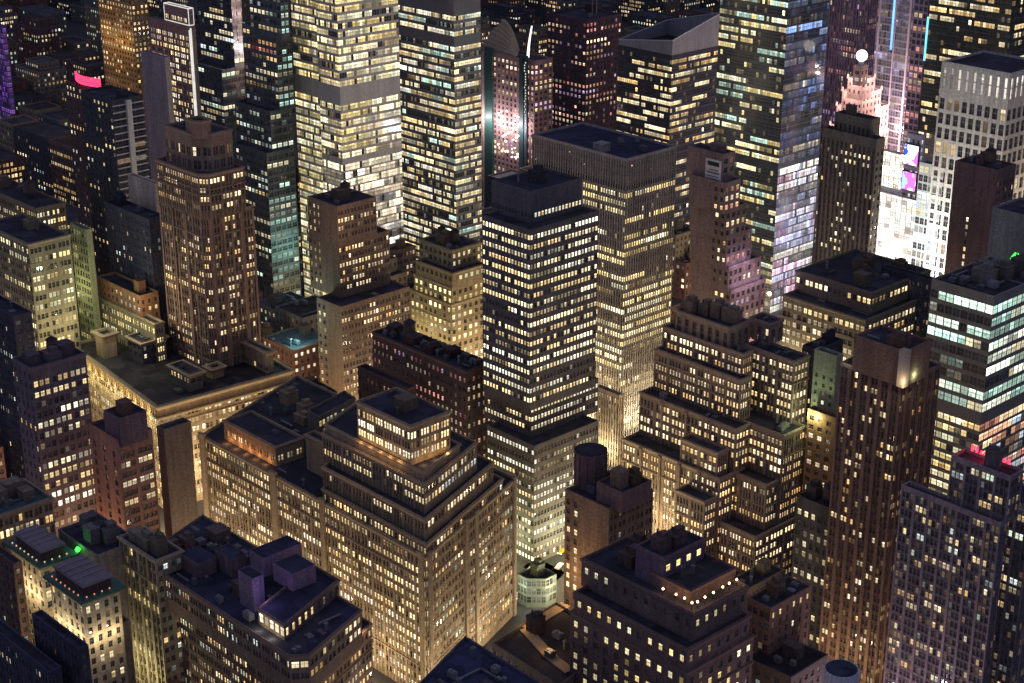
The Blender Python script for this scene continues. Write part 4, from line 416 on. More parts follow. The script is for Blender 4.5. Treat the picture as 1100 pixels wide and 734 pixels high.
# building style: wall colour, facade of the street side (-Y), facade of the avenue side (+X), wall material, roof clutter count, dark spandrel
def BS(c, fy, fx, mat=None, clutter=4, roof=(.045, .045, .06), cornice=None): return dict(c=c, fy=fy, fx=fx, mat=mat or M_WALL, clutter=clutter, roof=roof, cornice=cornice)
BST = dict(
 step=BS((.38, .29, .19), 'step', 'stepx', clutter=3, cornice=.5),
 deck=BS((.22, .16, .14), 'deck', 'deckx', clutter=0, roof=(.04, .042, .075), cornice=.35),
 pav=BS((.40, .34, .24), 'pav', 'sparse', clutter=8, cornice=.5),
 hotel=BS((.58, .50, .36), 'hotel', 'hotel', clutter=0),
 plat=BS((.24, .21, .21), 'blank', 'blank', clutter=22),
 dark=BS((.07, .07, .10), 'sparse', 'city3', clutter=3),
 brown=BS((.17, .11, .09), 'city3', 'city3', clutter=3),
 brownw=BS((.15, .10, .09), 'city', 'city', clutter=3),
 smallb=BS((.34, .28, .20), 'small', 'blank', clutter=2),
 beaux=BS((.33, .26, .20), 'beaux', 'beaux', clutter=12, roof=(.05, .10, .10), cornice=.7),
 prow=BS((.20, .16, .18), 'prowy', 'prow', clutter=9, cornice=.3),
 pink=BS((.36, .19, .15), 'pinky', 'pinkx', clutter=3),
 blank=BS((.24, .18, .14), 'blank', 'blank', clutter=2),
 cornice=BS((.40, .31, .20), 'corny', 'corn', clutter=24, roof=(.045, .04, .045), cornice=1.3),
 octo=BS((.33, .23, .17), 'octo', 'octo', clutter=0, cornice=.3),
 pale=BS((.27, .19, .145), 'paley', 'pale', clutter=4),
 yellow=BS((.36, .29, .18), 'yellow', 'yellow', clutter=6, cornice=.3),
 block=BS((.13, .085, .085), 'block', 'block', clutter=20, roof=(.04, .042, .06), cornice=.3),
 roofb=BS((.20, .16, .13), 'blank', 'small', clutter=5),
 band=BS((.16, .145, .145), 'band', 'band', clutter=2),
 pier=BS((.40, .36, .33), 'pier', 'pier', clutter=6, roof=(.035, .036, .07)),
 annex=BS((.5, .42, .32), 'annex', 'annex', clutter=1),
 glassg=BS((.18, .22, .17), 'podium', 'podium', clutter=2, mat=M_CURT),
 zig=BS((.34, .25, .195), 'zig', 'zig', clutter=6, cornice=.25),
 red=BS((.26, .165, .115), 'red', 'red', clutter=2),
 res=BS((.29, .24, .25), 'res', 'res', clutter=3),
 glass=BS((.30, .27, .22), 'glass', 'glass', clutter=14, mat=M_METAL, roof=(.05, .04, .055)),
 slim=BS((.30, .20, .13), 'slim', 'sparse', clutter=9),
 terr=BS((.20, .135, .12), 'terr', 'terr', clutter=8, cornice=.3),
 brick2=BS((.27, .17, .13), 'small', 'brick2', clutter=4),
 dk23=BS((.12, .11, .10), 'dk23', 'city3', clutter=4),
 grn=BS((.33, .36, .25), 'grn', 'blank', clutter=2),
 orange=BS((.34, .18, .10), 'city', 'city', clutter=1),
 low25=BS((.24, .20, .15), 'low25', 'low25', clutter=12, cornice=.3),
 sil=BS((.17, .15, .12), 'silw', 'sil', clutter=3),
 sign=BS((.27, .19, .17), 'signy', 'signx', clutter=1),
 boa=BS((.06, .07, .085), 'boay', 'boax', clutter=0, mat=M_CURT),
 crown=BS((.08, .08, .095), 'crown', 'crown', clutter=0, mat=M_CURT),
 ets=BS((.22, .22, .22), 'ets', 'ets', clutter=0, mat=M_CURT),
 nyt=BS((.55, .50, .46), 'nyt', 'nyt', clutter=0, mat=M_METAL),
 teal=BS((.13, .15, .15), 'tealy', 'tealx', clutter=3),
 t38=BS((.10, .12, .13), 't38', 't38', clutter=2, mat=M_CURT),
 gold=BS((.42, .27, .12), 'gold', 'gold', clutter=0),
 wedge=BS((.32, .26, .22), 'wedge', 'blank', clutter=0),
 slab=BS((.42, .34, .34), 'blank', 'blank', clutter=1),
 stripe=BS((.09, .085, .095), 'stripey', 'stripex', clutter=2),
 rounded=BS((.28, .22, .15), 'rounded', 'rounded', clutter=5, cornice=.4),
 ell=BS((.33, .28, .18), 'ell', 'ell', clutter=2, cornice=.4),
 ellb=BS((.42, .42, .24), 'small', 'blank', clutter=0),
 white=BS((.70, .58, .42), 'blank', 'blank', clutter=0),
 west=BS((.32, .20, .20), 'westy', 'westy', clutter=0),
 maroon=BS((.13, .075, .09), 'maroon', 'maroon', clutter=3),
 para=BS((.60, .38, .34), 'para', 'para', clutter=0),
 purp=BS((.24, .18, .27), 'purp', 'purp', clutter=0),
 lav=BS((.28, .26, .36), 'lav', 'lav', clutter=0, mat=M_CURT),
 lattice=BS((.30, .20, .28), 'lattice', 'lattice', clutter=0),
 dkr=BS((.05, .065, .06), 'dkr', 'dkr', clutter=0, mat=M_CURT),
 grid=BS((.55, .52, .46), 'grid', 'grid', clutter=3),
 gridl=BS((.4, .45, .45), 'gridl', 'gridl', clutter=0, mat=M_METAL),
 br49=BS((.24, .15, .13), 'br49y', 'br49', clutter=5),
 rib50=BS((.28, .28, .28), 'rib50', 'rib50', clutter=2),
 blue=BS((.12,.11,.14), 'blank', 'blank', clutter=26, roof=(.045,.05,.10)),
 violet=BS((.2,.15,.3),'violet','violet',clutter=0),
 redl=BS((.3,.08,.07),'redl','redl',clutter=0),
 blaze=BS((.7,.66,.66),'blaze','blaze',clutter=0),
 scr=BS((.3,.3,.4),'scr','scr',clutter=0),
 low28=BS((.16, .13, .12), 'city3', 'city3', clutter=3, roof=(.04, .035, .04)),
)

# ------------------------------------------------------------------ filler blocks (the rest of the city)
def inside(p, q):
    s = 0; n = len(q)
    for i in range(n):
        a, b = q[i], q[(i+1) % n]
        if (a[1] > p[1]) != (b[1] > p[1]) and p[0] < (b[0]-a[0])*(p[1]-a[1])/(b[1]-a[1])+a[0]: s ^= 1
    return s
def project(p):
    d = Vector(p)-CAM; w = d.dot(FWD)
    if w < 1: return None
    return (550+1830*d.dot(RIGHT)/w, 367-1830*d.dot(UPV)/w, w)
foot = []
for B in BLD:
    for t in B['t']:
        q = t['q']; foot.append((min(p[0] for p in q)-2, max(p[0] for p in q)+2, min(p[1] for p in q)-2, max(p[1] for p in q)+2, q))
def clear_of(x0, x1, y0, y1):
    for a in foot:
        if x1 > a[0] and x0 < a[1] and y1 > a[2] and y0 < a[3]:
            pts = [(x0+(x1-x0)*i/4, y0+(y1-y0)*j/4) for i in range(5) for j in range(5)]
            if any(inside(p, a[4]) for p in pts) or any(x0-2 < p[0] < x1+2 and y0-2 < p[1] < y1+2 for p in a[4]): return False
    return True
STREETS_Y = [(286, 307), (397, 408), (472, 482)]+[(560+80*k, 572+80*k) for k in range(20)]
AVES_X = [(-548, -518), (-825, -800), (-1110, -1085), (-1390, -1365), (-1680, -1650)]
def on_street(x0, x1, y0, y1):
    if any(y1 > a and y0 < b for a, b in STREETS_Y): return True
    if any(x1 > a and x0 < b for a, b in AVES_X): return True
    for y in (y0, y1):
        c = -365-.364*(y-310)
        if x1 > c-2 and x0 < c+22: return True
    return False
FILL = []
def try_lots():
    ys = []
    y = 190.0
    while y < 1500:
        ys.append(y); y += 28
    for yi, y in enumerate(ys):
        x = -1850.0
        while x < -150:
            far = math.hypot(x, y)
            w = rng.uniform(14, 26) if far < 950 else rng.uniform(24, 46)
            d = rng.uniform(20, 26)
            x0, x1, y0, y1 = x, x+w, y+rng.uniform(0, 1.5), y+d
            x += w+rng.choice((.6, .6, .6, 3.5))
            pr = project(((x0+x1)/2, (y0+y1)/2, 30))
            if pr is None or not (-60 < pr[0] < 1160) or pr[1] > 800: continue
            if far > 1900 or on_street(x0, x1, y0, y1): continue
            ok = clear_of(x0, x1, y0, y1)
            if not ok:
                for k in (.75, .5, .35):
                    if clear_of(x0, x0+(x1-x0)*k, y0, y1): x1 = x0+(x1-x0)*k; ok = True; break
                    if clear_of(x1-(x1-x0)*k, x1, y0, y1): x0 = x1-(x1-x0)*k; ok = True; break
                if not ok: continue
            if x1-x0 < 6: continue
            h = rng.choice((14, 18, 20, 22, 26, 30, 34, 38))+rng.uniform(-2, 2)
            if x > -545 and far < 620: h = min(h, 22)
            if far > 950: h = rng.choice((16, 20, 24, 30, 38, 48))
            FILL.append((x0, x1, y0, y1, h))
try_lots()

# ------------------------------------------------------------------ visibility
vv, ff = [], []
def bvh_prism(pts, z0, z1):
    n = len(pts); o = len(vv)
    vv.extend([(p[0], p[1], z0) for p in pts]+[(p[0], p[1], z1) for p in pts])
    for i in range(n): ff.append((o+i, o+(i+1) % n, o+n+(i+1) % n, o+n+i))
    ff.append(tuple(o+n+i for i in range(n)))
for B in BLD:
    for t in B['t']: bvh_prism(t['p'], t['z0'], t['z'])
for x0, x1, y0, y1, h in FILL: bvh_prism([(x0, y0), (x1, y0), (x1, y1), (x0, y1)], 0, h)
BVH = BVHTree.FromPolygons(vv, ff, epsilon=0.0)
EYES = [CAM, CAM+RIGHT*30, CAM-RIGHT*30, CAM+Vector((0, 0, 18))]
def sees(eye, p, slack=.8):
    d = p-eye; L = d.length
    h = BVH.ray_cast(eye, d/L, L-slack)
    return h[0] is None
def in_frame(p, eye, m=0.0):
    d = p-eye; w = d.dot(FWD)
    if w < 1: return False
    return abs(d.dot(RIGHT)/w) < (550+m)/1830 and abs(d.dot(UPV)/w) < (367+m)/1830

# ------------------------------------------------------------------ facade builder
def lit_colour(st):
    c = rng.choice(st['pal']); k = st['inten']*math.exp(rng.gauss(0, .38))
    if rng.random() < .16: k *= .35
    return (c[0]*k, c[1]*k*.95, c[2]*k*.84, rng.random())
def vary(c, st):
    k = math.exp(rng.gauss(0, .22))
    if rng.random() < .12: k *= .45
    if rng.random() < .10: c = lit_colour(st)
    return (c[0]*k, c[1]*k, c[2]*k, rng.random())
def dark_colour(st, seg=None):
    r = rng.random()
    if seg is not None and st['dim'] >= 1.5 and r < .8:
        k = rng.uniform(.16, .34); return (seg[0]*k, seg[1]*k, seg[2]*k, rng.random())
    if r < st['dim']*.35:
        c = rng.choice(st['pal']); k = rng.uniform(.06, .25)*st['inten']
        return (c[0]*k, c[1]*k*.9, c[2]*k*.8, rng.random())
    k = rng.uniform(.002, .012)
    return (k, k*.95, k*1.25, rng.random())

def facade(mb, pan, a, b, z0, z1, st, mat_span=1, win=True):
    """wall from a to b (left to right seen from outside). pan collects (corners, lit, centre, normal)."""
    W = math.hypot(b[0]-a[0], b[1]-a[1])
    u = np.array([(b[0]-a[0])/W, (b[1]-a[1])/W, 0]); nrm = np.array([u[1], -u[0], 0]); A = np.array([a[0], a[1], 0.0])
    def Q(x0, x1, y0, y1, d0=0.0, d1=None):
        d1 = d0 if d1 is None else d1
        p = lambda x, y, d: tuple(A+u*x+nrm*(-d)+np.array([0, 0, y]))
        return [p(x0, y0, d0), p(x1, y0, d1 if False else d0), p(x1, y1, d1), p(x0, y1, d1)]
    if st is None or not win or W < 2.0 or z1-z0 < st['top']+st['fh']*.9:
        mb.quads([Q(0, W, z0, z1)]); return
    fh, wh, rec, spr = st['fh'], st['wh'], st['rec'], st['spr']
    nb = max(1, round(W/st['bw'])); bw = W/nb
    n, pw, g = st['n'], min(st['pw'], bw*.9), st['g']
    ww = (bw-pw-(n-1)*g)/n
    if ww < .35: mb.quads([Q(0, W, z0, z1)]); return
    cols = []
    for i in range(nb):
        for k in range(n):
            x = i*bw+pw/2+k*(ww+g)
            if st['cover'] and not any(a_*W <= x+ww/2 <= b_*W for a_, b_ in st['cover']): continue
            cols.append((x, x+ww))
    if not cols: mb.quads([Q(0, W, z0, z1)]); return
    zt = z1-st['top']; nf = int((zt-z0)/fh)
    rows = [(zt-(j+1)*fh+st['sill'], zt-(j+1)*fh+st['sill']+wh) for j in range(nf)]
    # visible?
    C = []
    dead = np.zeros((nf, len(cols)), bool); mainvis = np.zeros((nf, len(cols)), bool)
    for j, (ya, yb) in enumerate(rows):
        for i, (xa, xb) in enumerate(cols):
            c = Vector(A+u*(xa+xb)/2+nrm*.35+np.array([0, 0, (ya+yb)/2]))
            v0 = in_frame(c, CAM, 8) and sees(CAM, c)
            v = v0
            if not v:
                for e in EYES[1:]:
                    if in_frame(c, e, 60) and sees(e, c): v = True; break
            if st['skip'] and any(a_ < (ya+yb)/2 < b_ for a_, b_ in st['skip']): v = False
            dead[j, i] = not v; mainvis[j, i] = v0
    if dead.all(): mb.quads([Q(0, W, z0, z1)]); return
    # lit pattern: runs along each floor
    lit = np.zeros((nf, len(cols)), bool); segc = {}
    pr, pon, poff = st['lit']
    for j in range(nf):
        i = 0; rowon = rng.random() < pr
        while i < len(cols):
            k = rng.randint(*st['seg']); on = rng.random() < (pon if rowon else poff)
            sc_ = lit_colour(st)
            for q in range(i, min(i+k, len(cols))):
                lit[j, q] = rng.random() < (st['coh'] if on else .04); segc[(j, q)] = sc_
            i += k
    q0, q1 = [], []
    # full height piers
    xs = [0.0]+[x for c in cols for x in c]+[W]
    for i in range(0, len(xs), 2):
        if xs[i+1]-xs[i] > 1e-4: q0.append(Q(xs[i], xs[i+1], z0, z1))
    for i, (xa, xb) in enumerate(cols):
        prev = z1
        def span(za, zb, edge):
            (q1 if spr else q0).append(Q(xa, xb, za, zb, 0 if edge else spr))
        live = [j for j in range(nf) if not dead[j, i]]
        if spr and live:                               # channel sides
            zlo = rows[-1][0]-st['sill']*.5 if nf else z0
            for x, s in ((xa, 1), (xb, -1)):
                p = [tuple(A+u*x+np.array([0, 0, zlo])), tuple(A+u*x-nrm*spr+np.array([0, 0, zlo])), tuple(A+u*x-nrm*spr+np.array([0, 0, zt])), tuple(A+u*x+np.array([0, 0, zt]))]
                q0.append(p if s > 0 else p[::-1])
            q0.append(Q(xa, xb, zt, z1)); prev = zt
            q0.append([tuple(A+u*xa-nrm*spr+np.array([0, 0, zt])), tuple(A+u*xb-nrm*spr+np.array([0, 0, zt])), tuple(A+u*xb+np.array([0, 0, zt])), tuple(A+u*xa+np.array([0, 0, zt]))][::-1])
        d = spr if live else 0.0
        for j in live:
            ya, yb = rows[j]
            (q1 if spr else q0).append(Q(xa, xb, yb, prev, d)) if prev-yb > 1e-3 else None
            prev = ya
            D = d+rec
            P = lambda x, y, dd: tuple(A+u*x-nrm*dd+np.array([0, 0, y]))
            q0 += [[P(xa, ya, d), P(xb, ya, d), P(xb, ya, D), P(xa, ya, D)], [P(xa, yb, D), P(xb, yb, D), P(xb, yb, d), P(xa, yb, d)],
                   [P(xa, ya, d), P(xa, ya, D), P(xa, yb, D), P(xa, yb, d)], [P(xb, ya, D), P(xb, ya, d), P(xb, yb, d), P(xb, yb, D)]]
            pane = [P(xa, ya, D), P(xb, ya, D), P(xb, yb, D), P(xa, yb, D)]
            c = np.mean(pane, 0); dist2 = ((c-np.array(CAM))**2).sum()
            vis = (xb-xa)*(yb-ya)*abs(nrm @ (c-np.array(CAM)))/dist2**1.5 if mainvis[j, i] else 0.0
            pan.append((pane, vary(segc[(j, i)], st) if lit[j, i] else dark_colour(st, segc[(j, i)]), vis))
        if prev > z0+1e-3: (q1 if spr and live else q0).append(Q(xa, xb, z0, prev, d if prev > z0+.01 and live else 0))
    mb.quads(q0, 0)
    if q1: mb.quads(q1, mat_span)

def inset(pts, d):
    n = len(pts); out = []
    for i in range(n):
        p0, p1, p2 = (Vector(pts[i-1]), Vector(pts[i]), Vector(pts[(i+1) % n]))
        e0, e1 = (p1-p0).normalized(), (p2-p1).normalized()
        n0, n1 = Vector((-e0.y, e0.x)), Vector((-e1.y, e1.x))
        den = 1+n0.dot(n1)
        out.append(tuple(p1+(n0+n1)*(d/den if den > .3 else d)))
    return out

def roof_clutter(root, poly, z, count, col, avoid, big=True):
    xs = [p[0] for p in poly]; ys = [p[1] for p in poly]
    placed = []
    for k in range(count*6):
        if len(placed) >= count: break
        x, y = rng.uniform(min(xs), max(xs)), rng.uniform(min(ys), max(ys))
        bigone = big and (len(placed) == 0 or (count > 8 and len(placed) < 4))
        sx, sy = (rng.uniform(4, 7), rng.uniform(3.5, 6)) if bigone else (rng.uniform(1.4, 3.6), rng.uniform(1.2, 2.8))
        sx, sy = min(sx, (max(xs)-min(xs))*.5), min(sy, (max(ys)-min(ys))*.5)
        cs = [(x+i*(sx/2+.7), y+j*(sy/2+.7)) for i in (-1, 1) for j in (-1, 1)]
        if not all(inside(c, poly) for c in cs): continue
        if any(inside(c, q) for c in cs+[(x, y)] for q in avoid): continue
        if any(inside(v, [cs[0], cs[2], cs[3], cs[1]]) for q in avoid for v in q): continue
        if any(abs(x-a) < (sx+c)/2+.3 and abs(y-b) < (sy+d)/2+.3 for a, b, c, d in placed): continue
        placed.append((x, y, sx, sy))
        if bigone:
            mb = MB(); h = rng.uniform(3, 5.5); kk = rng.uniform(.45, .85)
            mb.box((x, y, z), (sx, sy, h)); mb.box((x, y, z+h), (sx+.3, sy+.3, .25)); mb.box((x-sx*.2, y-sy/2-.04, z), (1.0, .08, 2.1), mat=1)
            mb.box((x+sx*.3, y-sy/2-.05, z+1.2), (.8, .1, .9), mat=1); mb.box((x+sx/2+.05, y, z+1.2), (.1, .9, .9), mat=1)
            if rng.random() < .6: mb.box((x+sx*.12, y+sy*.1, z+h+.25), (sx*.5, sy*.55, rng.uniform(1, 2))); mb.cyl((x-sx*.35, y, z+h+.25), .3, .3, 1.4, 8)
            o = mb.build('bulkhead', [M_WALL, M_ROOF], root, tuple(c*kk for c in col))
        else:
            mb = MB(); h = rng.uniform(1.0, 2.2); t = rng.random()
            if t < .25:
                L_ = rng.uniform(3, 9); ax = rng.random() < .5; nm = 'roof_duct'
                L_ = min(L_, (max(xs)-min(xs))*.4, (max(ys)-min(ys))*.4)
                mb.box((x, y, z+.35), ((L_, .6, .55) if ax else (.6, L_, .55)))
                for q in (-.45, 0, .45): mb.box((x+q*L_*ax, y+q*L_*(not ax), z), (.3, .3, .35))
            elif t < .65:
                mb.box((x, y, z+.3), (sx, sy, h)); mb.box((x, y, z), (sx*.8, sy*.8, .3))
                for q in (-.25, .25): mb.cyl((x+q*sx, y, z+.3+h), min(sx*.2, sy*.35), min(sx*.2, sy*.35), .3, 10)
                nm = 'cooling_unit'
            elif t < .72:
                nm = 'railing'; L_ = min(rng.uniform(3, 7), (max(xs)-min(xs))*.4)
                for zz in (.5, 1.05): mb.bar((x-L_/2, y, z+zz), (x+L_/2, y, z+zz), .09)
                for q in range(5): mb.bar((x-L_/2+L_*q/4, y, z), (x-L_/2+L_*q/4, y, z+1.05), .09)
            elif t < .85:
                mb.box((x, y, z), (sx, sy, .5)); mb.box((x, y, z+.5), (sx*.9, sy*.9, .35), taper=.4); nm = 'skylight'
            else:
                mb.cyl((x, y, z), .5, .5, 1.3+h, 10); mb.cyl((x, y, z+1.3+h), .75, .2, .5, 10); nm = 'vent_pipe'
            g = rng.uniform(.10, .26)
            mb.build(nm, M_METAL, root, (g, g, g*1.05))
    return placed


def building(B, base_win=True, part_windows=100):
    bs = BST[B['style']]
    t0 = B['t'][-1]; cx = sum(p[0] for p in t0['p'])/len(t0['p']); cy = sum(p[1] for p in t0['p'])/len(t0['p'])
    root = empty(B['name'], (cx, cy, 0)); tag(root, B['label'], B['cat'], B.get('group'))
    B['root'] = root
    pan = []
    for ti, t in enumerate(B['t']):
        pts, z0, z1 = t['p'], t['z0'], t['z']
        walls = MB()
        fy, fx = ST[t.get('fy', bs['fy'])], ST[t.get('fx', bs['fx'])]
        n = len(pts)
        for i in range(n):
            a, b = pts[i], pts[(i+1) % n]
            e = (b[0]-a[0], b[1]-a[1]); nx, ny = e[1], -e[0]
            mid = ((a[0]+b[0])/2, (a[1]+b[1])/2)
            front = nx*(-mid[0])+ny*(-mid[1]) > 0
            if not front: st = None
            elif abs(ny) > abs(nx): st = fy
            else: st = fx
            facade(walls, pan, a, b, z0, z1, st)
        # parapet
        ph = t.get('ph', 1.0)
        inn = inset(pts, .45 if ph > .3 else .12)
        walls.quads([[(*pts[i], z1), (*pts[(i+1) % n], z1), (*inn[(i+1) % n], z1), (*inn[i], z1)] for i in range(n)])
        walls.quads([[(*inn[(i+1) % n], z1-ph), (*inn[i], z1-ph), (*inn[i], z1), (*inn[(i+1) % n], z1)] for i in range(n)])
        walls.build('wall', [bs['mat'], M_SPAN], root, t.get('c', bs['c']))
        rf = MB(); rf.poly([(*p, z1-ph) for p in inn]); rf.build('roof' if ti == 0 else 'terrace', M_ROOF, root, bs['roof'])
        if bs['cornice'] and ph > .3 and z1-z0 > 16 and not t.get('nobelt'):
            o2 = inset(pts, -.28)
            for zz in (z1-9.5, z0+12):
                if not z0 < zz < z1-3: continue
                mb = MB(); mb.prism(o2, zz, zz+.5, 0, False); mb.quads([[(*o2[i], zz+.5), (*o2[(i+1) % n], zz+.5), (*pts[(i+1) % n], zz+.5), (*pts[i], zz+.5)] for i in range(n)])
                mb.build('belt_course', M_TRIM, root, tuple(min(.6, x*1.1) for x in bs['c']))
        if bs['cornice'] and ph > .3:
            c = bs['cornice']; out = inset(pts, -c); mb = MB()
            mb.quads([[(*pts[i], z1-1.0-c), (*pts[(i+1) % n], z1-1.0-c), (*out[(i+1) % n], z1-.7), (*out[i], z1-.7)] for i in range(n)])
            mb.quads([[(*out[i], z1-.7), (*out[(i+1) % n], z1-.7), (*out[(i+1) % n], z1-.25), (*out[i], z1-.25)] for i in range(n)])
            mb.quads([[(*out[i], z1-.25), (*out[(i+1) % n], z1-.25), (*pts[(i+1) % n], z1-.25), (*pts[i], z1-.25)] for i in range(n)])
            mb.build('cornice', M_TRIM, root, tuple(min(.6, x*1.15) for x in bs['c']))
        ncl = t.get('clut', bs['clutter'] if ti == 0 else max(0, bs['clutter']//3))
        if math.hypot(*pts[0]) < 660: ncl = int(ncl*1.5)
        if ncl and not t.get('noclut'):
            avoid = [inset(q['p'], -.8) for q in B['t'][:ti]]
            area = abs(sum(inn[i-1][0]*inn[i][1]-inn[i][0]*inn[i-1][1] for i in range(n)))/2-sum(0 for q in avoid)
            if area > 40 and z1 < 150:
                roof_clutter(root, inset(pts, 1.2), z1-ph, ncl, bs['c'], avoid, big=ti == 0 or 'clut' in t)
    add_windows(root, pan, part_windows)
    return root

def add_windows(root, pan, part_windows):
    if not pan: return
    order = sorted(range(len(pan)), key=lambda i: -pan[i][2])
    own = [i for i in order[:part_windows] if pan[i][2] > 0]
    if len(pan) <= 100 and part_windows: own = list(range(len(pan)))
    s = set(own)
    for i in own:
        mb = MB(); mb.quads([pan[i][0]]); mb.build('window', M_PANE, root, lit=[pan[i][1]], uv=True)
    rest = [i for i in range(len(pan)) if i not in s]
    if rest:
        mb = MB(); mb.quads([pan[i][0] for i in rest])
        o = mb.build('window', M_PANE, root, lit=[pan[i][1] for i in rest], uv=True); o['kind'] = 'stuff'

for B in BLD: building(B)
KEY = {B['key']: B for B in BLD}
# ------------------------------------------------------------------ filler buildings
FSTY = [('city', 'few lit windows'), ('city2', 'warm lit rows'), ('city3', 'dark windows')]
FCOL = [('brown', (.20, .135, .105)), ('grey', (.20, .19, .19)), ('tan', (.30, .24, .17)), ('dark red', (.20, .10, .085)), ('charcoal', (.09, .085, .095))]
mains = []
for B in BLD:
    if B['key'] not in REFS: continue
    t = B['t'][0]; c = [sum(p[i] for p in t['p'])/len(t['p']) for i in (0, 1)]
    pr = project((*c, t['z'])); pb = project((*c, max(t['z']-25, 0)))
    mains.append((B['key'], pr[0], pr[1], pr[2])); mains.append((B['key'], pb[0], pb[1], pb[2]))
fill_made = []
for x0, x1, y0, y1, h in FILL:
    pts = [(x0, y0), (x1, y0), (x1, y1), (x0, y1)]
    samp = [Vector((x0+(x1-x0)*i, y0+(y1-y0)*j, h+.4)) for i in (.1, .5, .9) for j in (.1, .5, .9)]+[Vector((x0+(x1-x0)*i, y0-.4, h*k)) for i in (.15, .5, .85) for k in (.4, .8)]+[Vector((x1+.4, y0+(y1-y0)*i, h*k)) for i in (.15, .5, .85) for k in (.4, .8)]
    if not any(in_frame(p, e, 20) and sees(e, p, .3) for p in samp for e in EYES[:3]): continue
    cn, cc = rng.choice(FCOL); k = rng.uniform(.8, 1.15); cc = tuple(c*k for c in cc)
    st, sd = rng.choice((FSTY[0], FSTY[1], FSTY[2], FSTY[0]))
    far = math.hypot(x0, y0) > 900
    if far: st, sd = rng.choice((FSTY[0], FSTY[1], FSTY[0]))
    BST['_f'] = BS(cc, st, st, clutter=0 if far else 5, roof=rng.choice(((.05, .05, .065), (.045, .04, .045), (.07, .07, .085))), cornice=None if far else rng.choice((None, .35)))
    T = [dict(p=pts, q=pts, z=h, z0=0)]
    if rng.random() < .4 and x1-x0 > 12:
        a, b = rng.uniform(.1, .3), rng.uniform(.6, .9)
        q = [(x0+(x1-x0)*a, y0+(y1-y0)*.25), (x0+(x1-x0)*b, y0+(y1-y0)*.25), (x0+(x1-x0)*b, y1-1), (x0+(x1-x0)*a, y1-1)]
        T.insert(0, dict(p=q, q=q, z=h+rng.uniform(4, 8), z0=h-1))
    B = dict(name='loft_building', cat='loft building', label='loft', style='_f', t=T)
    root = building(B, part_windows=100 if math.hypot(x0, y0) < 720 else 0)
    pr = project(((x0+x1)/2, (y0+y1)/2, h))
    best = min(mains, key=lambda m: math.hypot(m[1]-pr[0], (m[2]-pr[1])*1.2))
    du, dv = best[1]-pr[0], best[2]-pr[1]
    rel = ('left of' if du > 0 else 'right of') if abs(du) > abs(dv) else ('behind' if best[3] < pr[2] else 'in front of')
    size = 'tall ' if h > 32 else ('low ' if h < 21 else '')
    fill_made.append((f'{size}{cn} loft with {sd}', f'{rel} {REFS[best[0]]}', pr[1], root))
ORD = ['nearest', 'second nearest', 'third nearest', 'fourth nearest', 'fifth nearest', 'sixth nearest', 'seventh nearest', 'eighth nearest', 'ninth nearest', 'tenth nearest']
byl = {}
for a, b, v, r in fill_made: byl.setdefault((a, b), []).append((v, r))
for (a, b), L in byl.items():
    L.sort(key=lambda x: -x[0])
    for i, (v, r) in enumerate(L):
        if len(L) == 1: r['label'] = f'{a} {b}'
        else: r['label'] = f'{a}, {ORD[min(i, 9)]} {b}'
        if len(r['label'].split()) > 16: r['label'] = r['label'].replace('low ', '', 1).replace('tall ', '', 1)
        r['group'] = 'lower buildings between the towers'

# ------------------------------------------------------------------ ground and streets
mb = MB(); mb.quads([[(-3200, -200, 0), (700, -200, 0), (700, 3500, 0), (-3200, 3500, 0)]])
tag(mb.build('ground', M_ROAD, None, (.06, .058, .06)), kind='structure')
def strip(name, a, b, wdt):
    a, b = Vector(a), Vector(b); d = (b-a).normalized(); s = Vector((-d.y, d.x)); L = (b-a).length
    mb = MB()
    q = lambda u0, u1, o0, o1, z: [tuple((a+d*u0+s*o0).to_tuple())+(z,), tuple((a+d*u0+s*o1).to_tuple())+(z,), tuple((a+d*u1+s*o1).to_tuple())+(z,), tuple((a+d*u1+s*o0).to_tuple())+(z,)]
    mb.quads([q(0, L, wdt/2, -wdt/2, .004)])
    marks = []
    u = 0
    while u < L:
        for o in (-wdt/6, wdt/6): marks.append(q(u, min(u+3, L), o+.08, o-.08, .008))
        u += 9
    mb.quads(marks, 1)
    tag(mb.build(name, [M_ROAD, M_TRIM], None, (.05, .05, .052)), kind='structure')
strip('avenue_road', (-533, 150), (-533, 1500), 18)
strip('avenue_road', (-319, 150), (-620, 977), 16)
for y in (297, 402.5, 477): strip('street_road', (-1500, y), (-150, y), 9)

# ------------------------------------------------------------------ small things
M_NEON_R = glow_material('red_neon', (1, .02, .06), 5)
M_GREEN = glow_material('green_lamp', (.05, 1, .08), 3)
M_WHITE = glow_material('white_lamp', (1, .93, .82), 9)
M_AMBER = glow_material('amber_lamp', (1, .62, .28), 9)
M_EDGE = glow_material('light_strip', (1, .96, .88), .75, noise=.5, scale=.25)
M_BLUE = glow_material('blue_strip', (.12, .3, 1), 2.6, noise=.4, scale=.2)
M_CYAN = glow_material('cyan_strip', (.2, .8, 1), 1.6, noise=.4, scale=.2)
M_BEAM = glow_material('beam_strip', (1, .9, .82), 1.7)
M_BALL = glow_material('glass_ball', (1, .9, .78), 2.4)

def V(name): return Vector(PT[name])
def solid(name, mb, mat, label, cat, color=(.2, .2, .2), group=None, mats=None):
    return tag(mb.build(name, mats or mat, None, color), label, cat, group)
